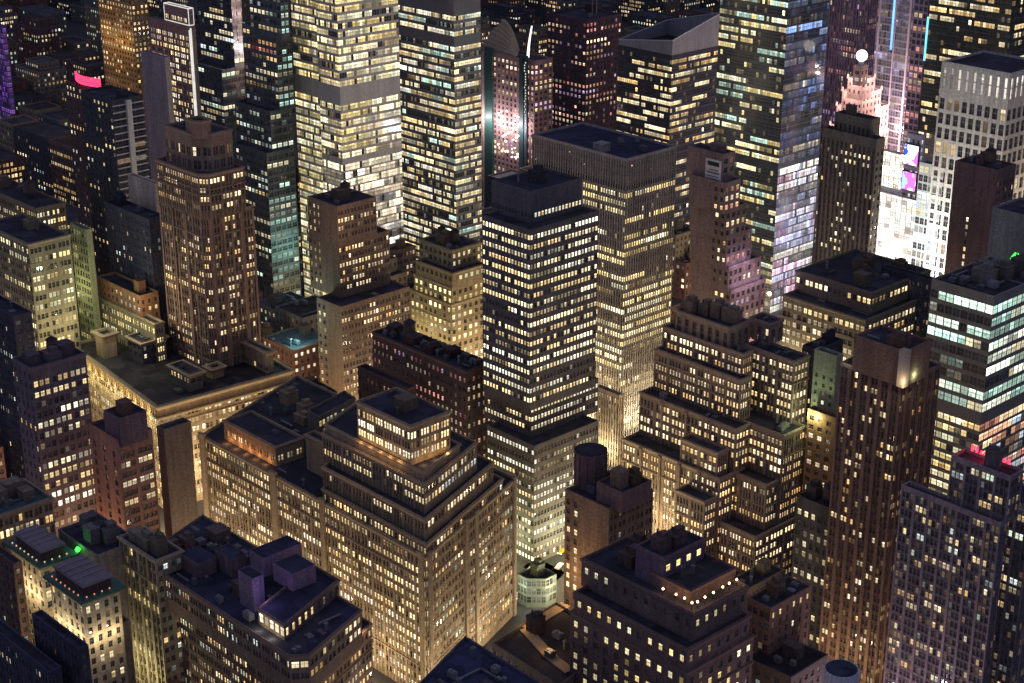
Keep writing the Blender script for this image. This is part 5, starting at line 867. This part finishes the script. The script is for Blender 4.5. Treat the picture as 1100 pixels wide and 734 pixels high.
# water towers
def water_tower(p, r, h, label):
    t = empty('water_tower', p); tag(t, label, 'water tower', 'rooftop water tanks')
    x, y, z = p; lh = h*.55
    for a in (45, 135, 225, 315):
        mb = MB(); q = (x+r*.75*math.cos(math.radians(a)), y+r*.75*math.sin(math.radians(a)))
        mb.bar((*q, z), (*q, z+lh), .3); mb.build('leg', M_METAL, t, (.10, .09, .09))
    mb = MB(); mb.cyl((x, y, z+lh-.2), r*1.05, r*1.05, .25, 18)
    for k in range(4): mb.cyl((x, y, z+lh+h*(.12+.25*k)), r+.06, r+.06, .12, 18)
    mb.build('hoop', M_METAL, t, (.08, .08, .08))
    mb = MB(); mb.cyl((x, y, z+lh), r, r*.95, h, 18); mb.build('tank', M_WALL, t, (.20, .13, .09))
    mb = MB(); mb.cyl((x, y, z+lh+h), r*1.08, .1, r*.75, 18); mb.build('tank_roof', M_ROOF, t, (.07, .06, .06))
for nm, key, fx_, fy_, r, h, lab in WT:
    t = [q for q in KEY[key]['t']][fx_]; q = t['q']
    a, b = nm; P0, PX, PY = Vector(q[1]), Vector(q[0]), Vector(q[2])
    pos = P0+(PX-P0)*a+(PY-P0)*b
    water_tower((pos.x, pos.y, t['z']-1.0), r, h, lab)

# wall sign
S_ = KEY['sign']['t'][0]; q = S_['q']; y = q[1][1]; x1 = q[1][0]
t = empty('wall_sign', (x1-4.6, y-.3, S_['z']-10)); tag(t, 'white painted wall sign with black header high on the brown setback tower', 'wall sign')
mb = MB(); mb.box((x1-4.6, y-.2, S_['z']-15.5), (8.2, .3, 12.5)); mb.build('panel', M_TRIM, t, (.78, .74, .70))
mb = MB(); mb.box((x1-4.6, y-.38, S_['z']-5.6), (6.0, .08, 1.7)); mb.build('header', M_METAL, t, (.03, .03, .035))
mb = MB()
for k, (w_, h_) in enumerate(((4.2, .55), (6.6, .8), (6.4, .42), (6.6, .42), (5.8, .42), (6.4, .42))):
    xx = -w_/2
    while xx < w_/2-.3:
        g = rng.uniform(.35, .9); mb.box((x1-4.6+xx+g/2, y-.38, S_['z']-7.6-1.25*k), (g, .06, h_)); xx += g+rng.uniform(.12, .3)
mb.build('lettering', M_METAL, t, (.10, .09, .09))

# neon band on the brown hotel
T_ = KEY['neon']['t'][0]; q = T_['q']
xa, xb = q[0][0]+9, q[1][0]-2; y = q[1][1]+1.5; z = T_['z']
t = empty('neon_sign', ((xa+xb)/2, y, z)); tag(t, 'curved glowing red neon band on the brown hotel roof at upper left', 'neon sign')
mb = MB(); n = 14
ptsb = [(xa+(xb-xa)*i/n, y-3.2*math.sin(math.pi*i/n)) for i in range(n+1)]
for i in range(n): mb.bar((*ptsb[i], z+3.6), (*ptsb[i+1], z+3.6), .35); mb.bar((*ptsb[i], z), (*ptsb[i], z+6), .25)
mb.build('sign_frame', M_METAL, t, (.06, .05, .05))
mb = MB()
for k in range(5):
    for i in range(n): mb.bar((*ptsb[i], z+2.2+k*.95), (*ptsb[i+1], z+2.2+k*.95), .6)
mb.build('neon_tube', M_NEON_R, t)
# violet, red and green roof lamps
def lampball(p, r, mat, label, group=None, name='roof_lamp', post=1.2):
    t = empty(name, p); tag(t, label, 'lamp', group)
    mb = MB(); mb.cyl((p[0], p[1], p[2]), .12, .12, post, 6); mb.build('post', M_METAL, t, (.05, .05, .05))
    mb = MB(); mb.cyl((p[0], p[1], p[2]+post), r*.6, r, r*.8, 10); mb.cyl((p[0], p[1], p[2]+post+r*.8), r, r*.3, r, 10); mb.build('lamp_globe', mat, t)
p = V('green'); lampball(p, .9, M_GREEN, 'green roof light glowing between the twin cream hotel roofs')
p = V('glassgreen'); lampball(p, 2.0, M_GREEN, 'large green roof light beyond the flat roofed glass office', post=2.0)
for i in range(10):
    p = V(f'tl{i}'); lampball((p.x, p.y, p.z), .34, M_AMBER, 'small round lamp strung along the roof terrace of the dark brick apartment house', 'terrace lamps', 'terrace_lamp', 1.9)
for i in range(4):
    p = V(f'rf{i}'); lampball((p.x, p.y, p.z), .5, M_WHITE, 'white floodlight on the upper terrace of the purplish apartment tower', 'apartment tower floodlights', 'floodlight', 2.2)
p = V('resred')
t = empty('neon_sign', p); tag(t, 'row of red glowing tubes on the purplish apartment tower roof', 'neon sign')
mb = MB(); mb.box((p.x-5, p.y, p.z), (14, .25, .3)); mb.build('sign_frame', M_METAL, t, (.08, .05, .06))
mb = MB()
for k in range(9): mb.box((p.x-11+k*1.5, p.y, p.z+.3), (.5, .5, rng.uniform(.8, 2.6)))
mb.build('neon_tube', M_NEON_R, t)

# led screens round the blazing square
def screen(x, y, z, w, h, axis, label):
    t = empty('led_screen', (x, y, z)); tag(t, label, 'screen', 'big screens round the square')
    s = (w, .8, h) if axis == 'y' else (.8, w, h); e = .45
    mb = MB(); mb.box((x, y, z), s); mb.build('casing', M_METAL, t, (.04, .04, .05))
    mb = MB()
    if axis == 'y': mb.box((x, y-e, z+.5), (w-1, .06, h-1))
    else: mb.box((x-e, y, z+.5), (.06, w-1, h-1))
    mb.build('display', M_SCREEN, t)
q = KEY['scr']['t'][0]['q']; zt = KEY['scr']['t'][0]['z']
screen((q[0][0]+q[1][0])/2, q[1][1]-.7, zt-16, 9.0, 11, 'y', 'upper blue and violet screen right of the blazing white block')
screen((q[0][0]+q[1][0])/2, q[1][1]-.7, zt-29, 9.0, 10, 'y', 'lower blue and violet screen right of the blazing white block')
q = KEY['blaze']['t'][0]['q']
for k, (dy, z, w, h) in enumerate(((8, 30, 14, 22), (8, 56, 14, 14), (22, 20, 10, 30))):
    screen(q[0][0]-.7, q[1][1]+dy, z, w, h, 'x', ('tall screen', 'small screen', 'narrow screen')[k]+' on the side of the blazing block facing the dark glass tower')

# glass ball and clock of the pink floodlit tower
Bp = KEY['para']; t0 = Bp['t'][0]; c = [sum(p[i] for p in t0['p'])/4 for i in (0, 1)]; root = Bp['root']
mb = MB(); mb.cyl((*c, t0['z']-1), 2.0, 1.4, 3, 12); mb.build('ball_stand', M_METAL, root, (.35, .38, .42))
mb = MB(); rr = 3.0
for k in range(8):
    a0, a1 = math.pi*k/8-math.pi/2, math.pi*(k+1)/8-math.pi/2
    mb.cyl((c[0], c[1], t0['z']+2+rr+rr*math.sin(a0)), rr*math.cos(a0)+.01, rr*math.cos(a1)+.01, rr*(math.sin(a1)-math.sin(a0)), 16, cap=False)
mb.build('glass_ball', M_BALL, root)
for ti in range(1, 5):                                   # corner urns and stubby battlements
    q = Bp['t'][ti]
    for p in q['p']:
        mb = MB(); mb.box((*p, q['z']-.5), (1.0, 1.0, 2.2), taper=.6); mb.build('corner_finial', M_TRIM, root, (.6, .45, .4))

# fins, teal shafts and beam of the fan roofed hotel
Bw = KEY['west']; q = Bw['t'][0]['q']; z = Bw['t'][0]['z']; root = Bw['root']
x0, x1, y0, y1 = q[0][0], q[1][0], q[1][1], q[2][1]
for k in range(7):
    mb = MB(); n = 8; a0 = x0+2+k*1.0; L = (x1-x0)*(.62-.055*k); hh = 3.0+k*2.3; yy = y0+1.2+k*1.9
    for i in range(n):
        u0, u1 = i/n, (i+1)/n
        za, zb = hh*math.cos(u0*math.pi/2)**.8, hh*math.cos(u1*math.pi/2)**.8 if i < n-1 else 0.0
        mb.quads([[(a0+L*u0, yy, z-.5), (a0+L*u1, yy, z-.5), (a0+L*u1, yy, z+zb), (a0+L*u0, yy, z+za)],
                  [(a0+L*u0, yy, z+za), (a0+L*u1, yy, z+zb), (a0+L*u1, yy+1.9, z+zb+.3), (a0+L*u0, yy+1.9, z+za+.3)]])
    mb.build('roof_fin', M_TRIM, root, (.46, .36, .24))
for a, b, cc in ((.17, .30, (.03, .085, .075)), (.77, .84, (.03, .07, .075)), (.86, .90, (.06, .08, .11))):
    mb = MB(); mb.box((x0+(x1-x0)*(a+b)/2, y0-.7, 0), ((x1-x0)*(b-a), 1.4, z+2.5)); mb.build('teal_shaft', M_METAL, root, cc)
for a in (.03, .07, .12):
    mb = MB(); mb.box((x0+(x1-x0)*a, y0-.3, 0), (.9, .6, z-1)); mb.build('pale_rib', M_TRIM, root, (.6, .52, .48))
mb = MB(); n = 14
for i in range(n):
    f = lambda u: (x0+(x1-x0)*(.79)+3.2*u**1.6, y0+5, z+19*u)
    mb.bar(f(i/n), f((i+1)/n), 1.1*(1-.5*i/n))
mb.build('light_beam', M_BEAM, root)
mb = MB()
for i in range(26): mb.box((x0+(x1-x0)*.875+rng.choice((-1, 1))*.4, y0-1.5, z-2-i*1.65), (.7, .1, .8))
mb.build('shaft_light', M_EDGE, root)
mb = MB()
for i in range(46):
    s = rng.uniform(.4, .9); mb.box((x0+(x1-x0)*rng.uniform(.38, .74), y0-.3, rng.uniform(z-62, z-34)), (s, .4, s))
mb.build('sparkle_light', M_WHITE, root)

# white glowing edge and lantern of the white edged tower
Bq = KEY['wedge']; q = Bq['t'][1]['q']; root = Bq['root']
mb = MB(); mb.box((q[1][0]+.5, q[1][1]-.3, 0), (1.3, 1.0, Bq['t'][1]['z'])); mb.build('light_strip', M_EDGE, root)
q = Bq['t'][0]['q']; z = Bq['t'][0]['z']; mb = MB()
for zz in (z-8.5, z+.2):
    for i in range(4): mb.bar((*q[i], zz), (*q[(i+1) % 4], zz), .4)
for i in range(4): mb.bar((*q[i], z-8.5), (*q[i], z+.2), .3)
mb.build('lantern_frame', M_EDGE, root)
# stripes of the white striped tower
Bs = KEY['stripe']; q = Bs['t'][0]['q']; root = Bs['root']; z = Bs['t'][0]['z']; x1, y0, y1 = q[1][0], q[1][1], q[2][1]
mb = MB(); zz = z-3
while zz > 30: mb.box((x1+.35, (y0+y1)/2, zz), (.7, y1-y0, .45)); zz -= 3.3
mb.build('floor_stripe', M_TRIM, root, (.7, .68, .68))
mb = MB(); mb.box((x1+.7, y0+(y1-y0)*.5, 30), (1.4, 2.6, z-31)); mb.build('vertical_band', M_TRIM, root, (.8, .76, .68))
# blue line on the lavender tower, cyan line on the dark one
q = KEY['lav']['t'][0]['q']; mb = MB(); mb.box((q[0][0]+(q[1][0]-q[0][0])*.45, q[1][1]-.3, 130), (1.0, .5, 45)); mb.build('light_strip', M_BLUE, KEY['lav']['root'])
for a, w_ in ((.08, .8), (.52, .5), (.9, 1.2)):
    mb = MB(); mb.box((q[0][0]+(q[1][0]-q[0][0])*a, q[1][1]-.35, 0), (w_, .7, KEY['lav']['t'][0]['z'])); mb.build('pale_rib', M_TRIM, KEY['lav']['root'], (.55, .45, .55))
q = KEY['dkr']['t'][0]['q']; mb = MB(); mb.box((q[0][0]-.2, q[1][1]-.3, 138), (.7, .5, 22)); mb.build('light_strip', M_CYAN, KEY['dkr']['root'])
# slanted crown
Bc = KEY['crown']; q = Bc['t'][0]['q']; z = Bc['t'][0]['z']; root = Bc['root']
mb = MB(); hs = [z+3, z+8.5, z+19, z+9]; n = 4
pr = inset(q, .3)
for i in range(4):
    a, b = pr[i], pr[(i+1) % 4]
    mb.quads([[(*a, z-.9), (*b, z-.9), (*b, hs[(i+1) % 4]), (*a, hs[i])]]); mb.quads([[(*b, z-.9), (*a, z-.9), (*a, hs[i]), (*b, hs[(i+1) % 4])]], 0) if False else None
mb.build('slanted_screen', M_METAL, root, (.30, .30, .31))
mb = MB()
for i in range(4): mb.bar((*pr[i], hs[i]), (*pr[(i+1) % 4], hs[(i+1) % 4]), .5)
mb.build('crown_rim', M_TRIM, root, (.6, .6, .6))
# hotel pavilions, eaves
for key in ('hota', 'hotb'):
    B = KEY[key]; q = B['t'][0]['q']; z = B['t'][0]['z']; root = B['root']
    out = inset(q, -1.5); mb = MB()
    mb.prism(q, z-1.6, z-.2, 0, False, out); mb.prism(out, z-.2, z+.5, 0, True); mb.build('eave', M_METAL, root, (.04, .13, .10))
    pv = inset(q, 1.6); mb = MB(); mb.prism(pv, z+.5, z+3.6, 0, False); mb.build('pavilion_wall', M_WALL, root, (.10, .07, .07))
    pr_, top = inset(q, .9), inset(q, 3.6); mb = MB(); mb.prism(pr_, z+3.6, z+4.3, 0, True, inset(q, 1.3))
    mb.build('pavilion_roof', M_METAL, root, (.22, .18, .20))
    mb = MB()
    for f in (.18, .36, .54, .72): 
        a = Vector(pr_[0]).lerp(Vector(pr_[1]), f); b = Vector(pr_[3]).lerp(Vector(pr_[2]), f); c0, c1 = a, b
        mb.bar((*c0, z+4.45), (*c1, z+4.45), .3)
    mb.build('roof_seam', M_METAL, root, (.34, .29, .30))
    mb = MB(); e = inset(q, .2)
    for i in (0, 1):
        a, b = Vector(e[i]), Vector(e[i+1]); L = (b-a).length
        for k in range(int(L/2.6)): p = a+(b-a)*((k+.5)*2.6/L); mb.cyl((p.x, p.y, z+.6), .22, .22, .35, 8)
    mb.build('eave_lamp', glow_material('eave_lamp', (1, .3, .16) if key == 'hotb' else (1, .6, .35), .9), root)
# round tank house of the slim tower
p = V('tankhouse'); root = KEY['slim']['root']
mb = MB(); r_ = 5.1
mb.cyl((p.x, p.y, p.z-1), r_, r_, 11.8, 12)
for k in range(12): a = 2*math.pi*k/12; mb.bar((p.x+r_*math.cos(a), p.y+r_*math.sin(a), p.z-1), (p.x+r_*math.cos(a), p.y+r_*math.sin(a), p.z+11.4), .5)
mb.cyl((p.x, p.y, p.z+10.6), r_*1.06, r_*1.06, .8, 12, cap=False); mb.build('tank_house', M_WALL, root, (.15, .10, .10))
mb = MB(); mb.cyl((p.x, p.y, p.z+11), r_*.96, r_*.8, .9, 12); mb.build('tank_house_roof', M_ROOF, root, (.05, .05, .06))
# white drum at the bottom edge
p = V('drum'); t = empty('rooftop_drum', p); tag(t, 'white ribbed drum with dark lid at the bottom edge below the reddish tower', 'rooftop drum')
mb = MB(); mb.cyl(p, 4.6, 4.6, 7, 24)
for k in range(24): a = 2*math.pi*k/24; mb.bar((p.x+4.65*math.cos(a), p.y+4.65*math.sin(a), p.z), (p.x+4.65*math.cos(a), p.y+4.65*math.sin(a), p.z+7.2), .3)
mb.build('drum_wall', M_METAL, t, (.7, .7, .75))
mb = MB(); mb.cyl((p.x, p.y, p.z+7.05), 4.4, 3.6, .6, 24); mb.cyl((p.x+1, p.y, p.z+7.6), .8, .8, .7, 10); mb.build('drum_lid', M_ROOF, t, (.04, .045, .07))
# gilded second cornice and attic of the tan loft, tilted skylights on the terrace house
B = KEY['cornice']; q = B['t'][4]['q']; z = B['t'][4]['z']
out = inset(q, -1.0); mb = MB(); mb.prism(q, z-6.6, z-5.8, 0, False, out); mb.prism(out, z-5.8, z-5.2, 0, False); mb.prism(out, z-5.2, z-5.19, 0, False, q)
mb.build('lower_cornice', M_TRIM, B['root'], (.46, .36, .22))
mb = MB()
a, b = Vector(q[0]), Vector(q[1]); L = (b-a).length; d = (b-a)/L; nn = Vector((d.y, -d.x))
for k in range(int(L/2.2)): p = a+d*(k*2.2+1.1)+nn*.35; mb.box((p.x, p.y, z-5.2), (.6, .6, 3.4), math.atan2(d.y, d.x))
mb.build('attic_pilaster', M_TRIM, B['root'], (.46, .36, .22))
# pilaster strips that divide the long front of the stepped block, and of the pilastered corner block
def pilaster(key, ti, side, us, wdt, dep, zt, col):
    p = KEY[key]['t'][ti]['p']; a, b = (p[0], p[1]) if side == 'y' else (p[-3], p[-2])
    a, b = Vector(a), Vector(b); L = (b-a).length; d = (b-a)/L; nn = Vector((d.y, -d.x))
    for u in us:
        q = a+d*L*u+nn*dep*.45; mb = MB(); mb.box((q.x, q.y, 0), (wdt, dep, zt), math.atan2(d.y, d.x)); mb.box((q.x, q.y, zt), (wdt+.6, dep+.5, .6), math.atan2(d.y, d.x))
        mb.build('pilaster', M_WALL, KEY[key]['root'], col)
sq = len(KEY['step']['t'])-1; zt = KEY['step']['t'][sq]['z']
pilaster('step', sq, 'y', (.012, .36), 3.4, .9, zt+.6, (.40, .31, .20)); pilaster('step', sq, 'y', (.58, .985), 2.4, .7, zt+.4, (.40, .31, .20)); pilaster('step', sq, 'x', (.03, .42, .53, .98), 1.8, .7, zt+.4, (.34, .27, .20))
pilaster('zig', 5, 'y', (.25, .5, .75), 1.2, .5, KEY['zig']['t'][5]['z']-1.5, (.32, .24, .19)); pilaster('zig', 7, 'y', (.2, .4, .6, .8), 1.2, .5, KEY['zig']['t'][7]['z']-1.5, (.32, .24, .19))
pilaster('octo', 3, 'y', (.03, .34, .66), 1.0, .45, 112, (.36, .23, .18)); pilaster('octo', 3, 'x', (.03, .3, .7, .97), 1.0, .45, 112, (.36, .23, .18))
# orange walkway on the low roof
p0, p1, p2, p3 = V('walk0'), V('walk1'), V('walk2'), V('walk3')
mb = MB()
for a, b in ((p0, p1), (p1, p2), (p2, p3)):
    d = (b-a).normalized(); s = Vector((-d.y, d.x, 0))*1.6
    mb.quads([[tuple(a-s+Vector((0, 0, .35))), tuple(b-s+Vector((0, 0, .35))), tuple(b+s+Vector((0, 0, .35))), tuple(a+s+Vector((0, 0, .35)))]])
    for o in (-1, 1): mb.bar(a+s*o+Vector((0, 0, .2)), b+s*o+Vector((0, 0, .2)), .35)
mb.build('roof_walkway', M_TRIM, KEY['low28']['root'], (.42, .30, .17))
M_HEAD = glow_material('head_lamp', (1, .95, .85), 14); M_TAIL = glow_material('tail_lamp', (1, .05, .03), 8)
def car(x, y, rz, col, label):
    t = empty('parked_car', (x, y, .008)); t.name = 'car'; tag(t, label, 'car', 'cars on the lit avenue')
    c, s = math.cos(rz), math.sin(rz); W = lambda a, b: (x+a*c-b*s, y+a*s+b*c)
    mb = MB(); mb.box((x, y, .35), (4.5, 1.8, .55), rz); mb.box((*W(-.2, 0), .9), (2.5, 1.6, .55), rz, taper=.78); mb.build('body', M_METAL, t, col)
    for a in (-1.4, 1.4):
        for b in (-.85, .85): mb = MB(); mb.box((*W(a, b), 0.0), (.65, .2, .62), rz); mb.build('wheel', M_METAL, t, (.02, .02, .02))
    for b in (-.6, .6):
        mb = MB(); mb.box((*W(2.27, b), .55), (.06, .4, .2), rz); mb.build('headlight', M_HEAD, t)
        mb = MB(); mb.box((*W(-2.27, b), .6), (.06, .4, .18), rz); mb.build('tail_light', M_TAIL, t)
k = 0
for yy in range(318, 470, 9):
    for o in (-4.8, 0.2, 4.6):
        if rng.random() < .45: continue
        xx = -319-.364*(yy-150)+o
        if not any(sees(E_, Vector((xx, yy, 1.6)), .5) and in_frame(Vector((xx, yy, 1.6)), E_) for E_ in EYES): continue
        cn, cc = rng.choice((('yellow', (.75, .45, .03)), ('black', (.03, .03, .03)), ('white', (.7, .7, .7)), ('grey', (.2, .2, .22))))
        car(xx, yy, math.atan2(1, -.364)+(math.pi if o < 2 else 0), cc, f'{cn} car on the lit avenue'+(' heading away' if o > 2 else ' coming nearer'))
# masts
for nm, h in (('mast0', 16), ('mast1', 12)):
    p = V(nm)
for key, a, b, h in (('tsq', .2, .5, 26), ('tsq', .3, .5, 22)):
    q = KEY[key]['t'][0]['q']; z = KEY[key]['t'][0]['z']; P0 = Vector(q[1])+(Vector(q[0])-Vector(q[1]))*a+(Vector(q[2])-Vector(q[1]))*b
    mb = MB(); mb.cyl((P0.x, P0.y, z-1), .5, .15, h, 8); mb.build('mast', M_METAL, KEY[key]['root'], (.2, .18, .18))

# ------------------------------------------------------------------ light
w = bpy.data.worlds.new('World'); scene.world = w; w.use_nodes = True
nt = w.node_tree; nt.nodes.clear()
sky = nt.nodes.new('ShaderNodeTexSky'); sky.sky_type = 'NISHITA'; sky.sun_disc = False
sky.sun_elevation = math.radians(-4); sky.sun_rotation = math.radians(200)
b1 = nt.nodes.new('ShaderNodeBackground'); b1.inputs[1].default_value = .06
b2 = nt.nodes.new('ShaderNodeBackground'); b2.inputs[0].default_value = (.155, .168, .285, 1); b2.inputs[1].default_value = .74
ad = nt.nodes.new('ShaderNodeAddShader'); ow = nt.nodes.new('ShaderNodeOutputWorld')
nt.links.new(sky.outputs[0], b1.inputs[0]); nt.links.new(b1.outputs[0], ad.inputs[0]); nt.links.new(b2.outputs[0], ad.inputs[1]); nt.links.new(ad.outputs[0], ow.inputs[0])
def lamp(p, watts, col=(1, .70, .36), r=.8):
    l = bpy.data.lights.new('lamp', 'POINT'); l.energy = watts; l.color = col; l.shadow_soft_size = r
    o = bpy.data.objects.new('lamp', l); o.location = p; COL.objects.link(o)
for y in range(240, 900, 36):
    lamp((-533, y, 9), 13000, (1, .76, .46))
    lamp((-357-.364*(y-310), y, 9), 10500, (1, .82, .54))
for x in range(-720, -380, 36):
    lamp((x, 297, 9), 11500, (1, .78, .50)); lamp((x, 402, 9), 9000); lamp((x, 496, 9), 9000)
def wash_lamps(key, ti, side, z, spacing, off, watts, col=(1, .74, .42), r=.4, u0=.04, u1=.96):
    p = KEY[key]['t'][ti]['p']; a, b = (p[0], p[1]) if side == 'y' else (p[-3], p[-2])
    a, b = Vector(a), Vector(b); L = (b-a).length; d = (b-a)/L; nn = Vector((d.y, -d.x))
    k = max(1, int(L*(u1-u0)/spacing))
    for i in range(k):
        q = a+d*(L*(u0+(u1-u0)*(i+.5)/k))+nn*off
        lamp((q.x, q.y, z), watts, col, r)
GOLD = (1, .62, .24); CREAM = (1, .80, .48); PINK = (1, .74, .70); LILAC = (.85, .75, 1)
for k in ('hota', 'hotb'):
    wash_lamps(k, 0, 'y', 46, 5, 3, 900, CREAM); wash_lamps(k, 0, 'x', 46, 5, 3, 800, CREAM); wash_lamps(k, 0, 'y', 26, 7, 5, 3500, CREAM)
for ti in range(1, 6):
    wash_lamps('para', ti, 'y', KEY['para']['t'][ti]['z']+1, 7, 7, 6500, PINK); wash_lamps('para', ti, 'x', KEY['para']['t'][ti]['z']+1, 7, 7, 6500, PINK)
wash_lamps('para', 5, 'x', 45, 9, 8, 26000, (1, .9, .88)); wash_lamps('para', 5, 'y', 45, 9, 8, 26000, (1, .9, .88))
wash_lamps('annex', 0, 'y', 8, 5, 6, 3500, CREAM, u0=-.1, u1=1.1); wash_lamps('pier', 1, 'x', 10, 8, 8, 7000, (1, .86, .56)); wash_lamps('pier', 1, 'y', 10, 8, 8, 6000, (1, .86, .56), u0=.4, u1=1.0)
wash_lamps('white', 0, 'y', 92, 6, 12, 7000, (1, .84, .6)); wash_lamps('ellb', 0, 'y', 70, 6, 8, 1100, (.95, 1, .55)); wash_lamps('ell', 0, 'x', 60, 7, 9, 1300, (1, .92, .5))
wash_lamps('gold', 0, 'y', 104, 9, 10, 1300, GOLD); wash_lamps('gold', 0, 'y', 60, 9, 10, 1300, GOLD)
wash_lamps('cornice', 4, 'y', KEY['cornice']['t'][4]['z']-4.6, 6, 1.6, 260, (1, .74, .38)); wash_lamps('cornice', 4, 'y', KEY['cornice']['t'][4]['z']-9, 7, 3.0, 500, (1, .85, .4)); wash_lamps('cornice', 4, 'x', 16, 8, 8, 1800, (1, .82, .52))
wash_lamps('step', 0, 'y', 79.3, 5, 2.6, 170, (1, .6, .26)); wash_lamps('step', 0, 'x', 79.3, 4, 2.6, 200, (1, .6, .26))
wash_lamps('step', 5, 'y', 55.2, 6, 2.0, 260, (1, .45, .15))
wash_lamps('deck', 3, 'y', 58, 4, 2.5, 260, (1, .85, .5)); wash_lamps('deck', 7, 'x', 46.2, 7, 1.6, 260, (1, .55, .22))
wash_lamps('grid', 1, 'y', 70, 12, 26, 80000, (.95, .93, .9)); wash_lamps('grid', 1, 'x', 70, 12, 26, 50000, (1, .8, .6)); wash_lamps('west', 0, 'y', 66, 9, 7, 6500, (1, .85, .85)); wash_lamps('tealt', 3, 'x', 40, 8, 10, 3500, (.5, 1, .85))  # grid: unseen lamps added in mid-air to brighten the tower
wash_lamps('grn', 0, 'y', 70, 4, 7, 1600, (.85, 1, .5)); wash_lamps('low25', 1, 'y', 58, 8, 7, 2200, (1, .85, .45)); wash_lamps('yellow', 3, 'y', 30, 7, 8, 1800, (1, .8, .4))
wash_lamps('sign', 5, 'x', 84, 6, 4, 700, (.85, .6, 1)); wash_lamps('sign', 3, 'x', 94, 6, 4, 500, (.8, .6, 1)); wash_lamps('sign', 5, 'x', 50, 6, 8, 4500, (1, .7, .8))
wash_lamps('zig', 7, 'y', 20, 9, 8, 3200, (1, .80, .42)); wash_lamps('band', 3, 'x', 12, 8, 8, 4500, (.9, .95, .5)); wash_lamps('band', 3, 'y', 12, 8, 8, 3500, (.9, .95, .5))
wash_lamps('slim', 1, 'y', 52, 6, 9, 1500, (1, .6, .25)); wash_lamps('pink', 1, 'y', 24, 6, 7, 3500, (1, .6, .35)); wash_lamps('pav', 0, 'y', 20, 6, 8, 1800, (1, .9, .5))
wash_lamps('red', 1, 'y', 12, 7, 14, 2400, (1, .72, .42)); wash_lamps('red', 1, 'x', 12, 7, 14, 2400, (1, .72, .42)); wash_lamps('res', 1, 'y', 20, 9, 24, 7000, (1, .72, .85)); wash_lamps('terr', 2, 'x', 30, 9, 14, 3000, (1, .65, .35)); wash_lamps('blaze', 0, 'y', 40, 8, 12, 30000, (1, .92, .95))  # res: unseen pinkish lamps added well off the front to light its piers
q = KEY['red']['t'][0]['q'][1]; z_ = KEY['red']['t'][0]['z0']
mb = MB(); mb.box((q[0]-.4, q[1]+.4, z_+.2), (2.6, 2.6, KEY['red']['t'][0]['z']-z_+.2)); mb.build('floodlit_strip', M_TRIM, KEY['red']['root'], (.55, .45, .36))  # added pale strip; floodlight on the corner is put into its colour
lamp((q[0]+2.0, q[1]-2.0, z_+2.2), 700, (1, .78, .48), .3); p = V('redlamp2'); lamp(p, 300, (.7, 1, .6), .3); p = V('redlamp3'); lamp(p, 160, (.8, 1, .85), .3)
for i in range(10): p = V(f'tl{i}'); lamp((p.x, p.y, p.z+1.6), 130, (1, .55, .22), .2)
for i in range(4): p = V(f'rf{i}'); lamp((p.x, p.y-.8, p.z+2.2), 120, (1, .85, .65), .2)
p = V('resred'); lamp((p.x-5, p.y-1.5, p.z+2), 500, (1, .03, .06), .5)
p = V('green'); lamp((p.x, p.y, p.z+3), 260, (.05, 1, .08), .4); p = V('glassgreen'); lamp((p.x, p.y-3, p.z+3), 900, (.05, 1, .08), .5)
p = V('walk1'); lamp((p.x, p.y, p.z+4), 500, (1, .62, .28)); p = V('walk2'); lamp((p.x, p.y, p.z+4), 500, (1, .62, .28))
p = V('street'); lamp((p.x, p.y, 9), 1500, (.9, 1, .8))
p = V('shed'); lamp((p.x, p.y, p.z), 350, (.55, .35, 1), .6); p = V('palefire'); lamp(p, 900, (1, .5, .2), .3)
p = V('palebase'); lamp(p, 2500, (1, .68, .4), 1)
for nm, wt, c_ in (('teal0', 5000, (.4, 1, .95)), ('teal1', 5000, (.5, 1, .9)), ('teal2', 7000, (.75, 1, .75)), ('teal3', 4000, (.7, .9, 1)), ('teal4', 4000, (1, .7, .4))): lamp(V(nm), wt, c_, .6)
sc = scene
sc.view_settings.view_transform = 'Standard'; sc.view_settings.look = 'None'; sc.view_settings.exposure = 0.2; sc.view_settings.gamma = 1
sc.cycles.use_denoising = True; sc.cycles.max_bounces = 4; sc.cycles.diffuse_bounces = 2; sc.cycles.glossy_bounces = 3
sc.cycles.sample_clamp_indirect = 3; sc.cycles.caustics_reflective = False
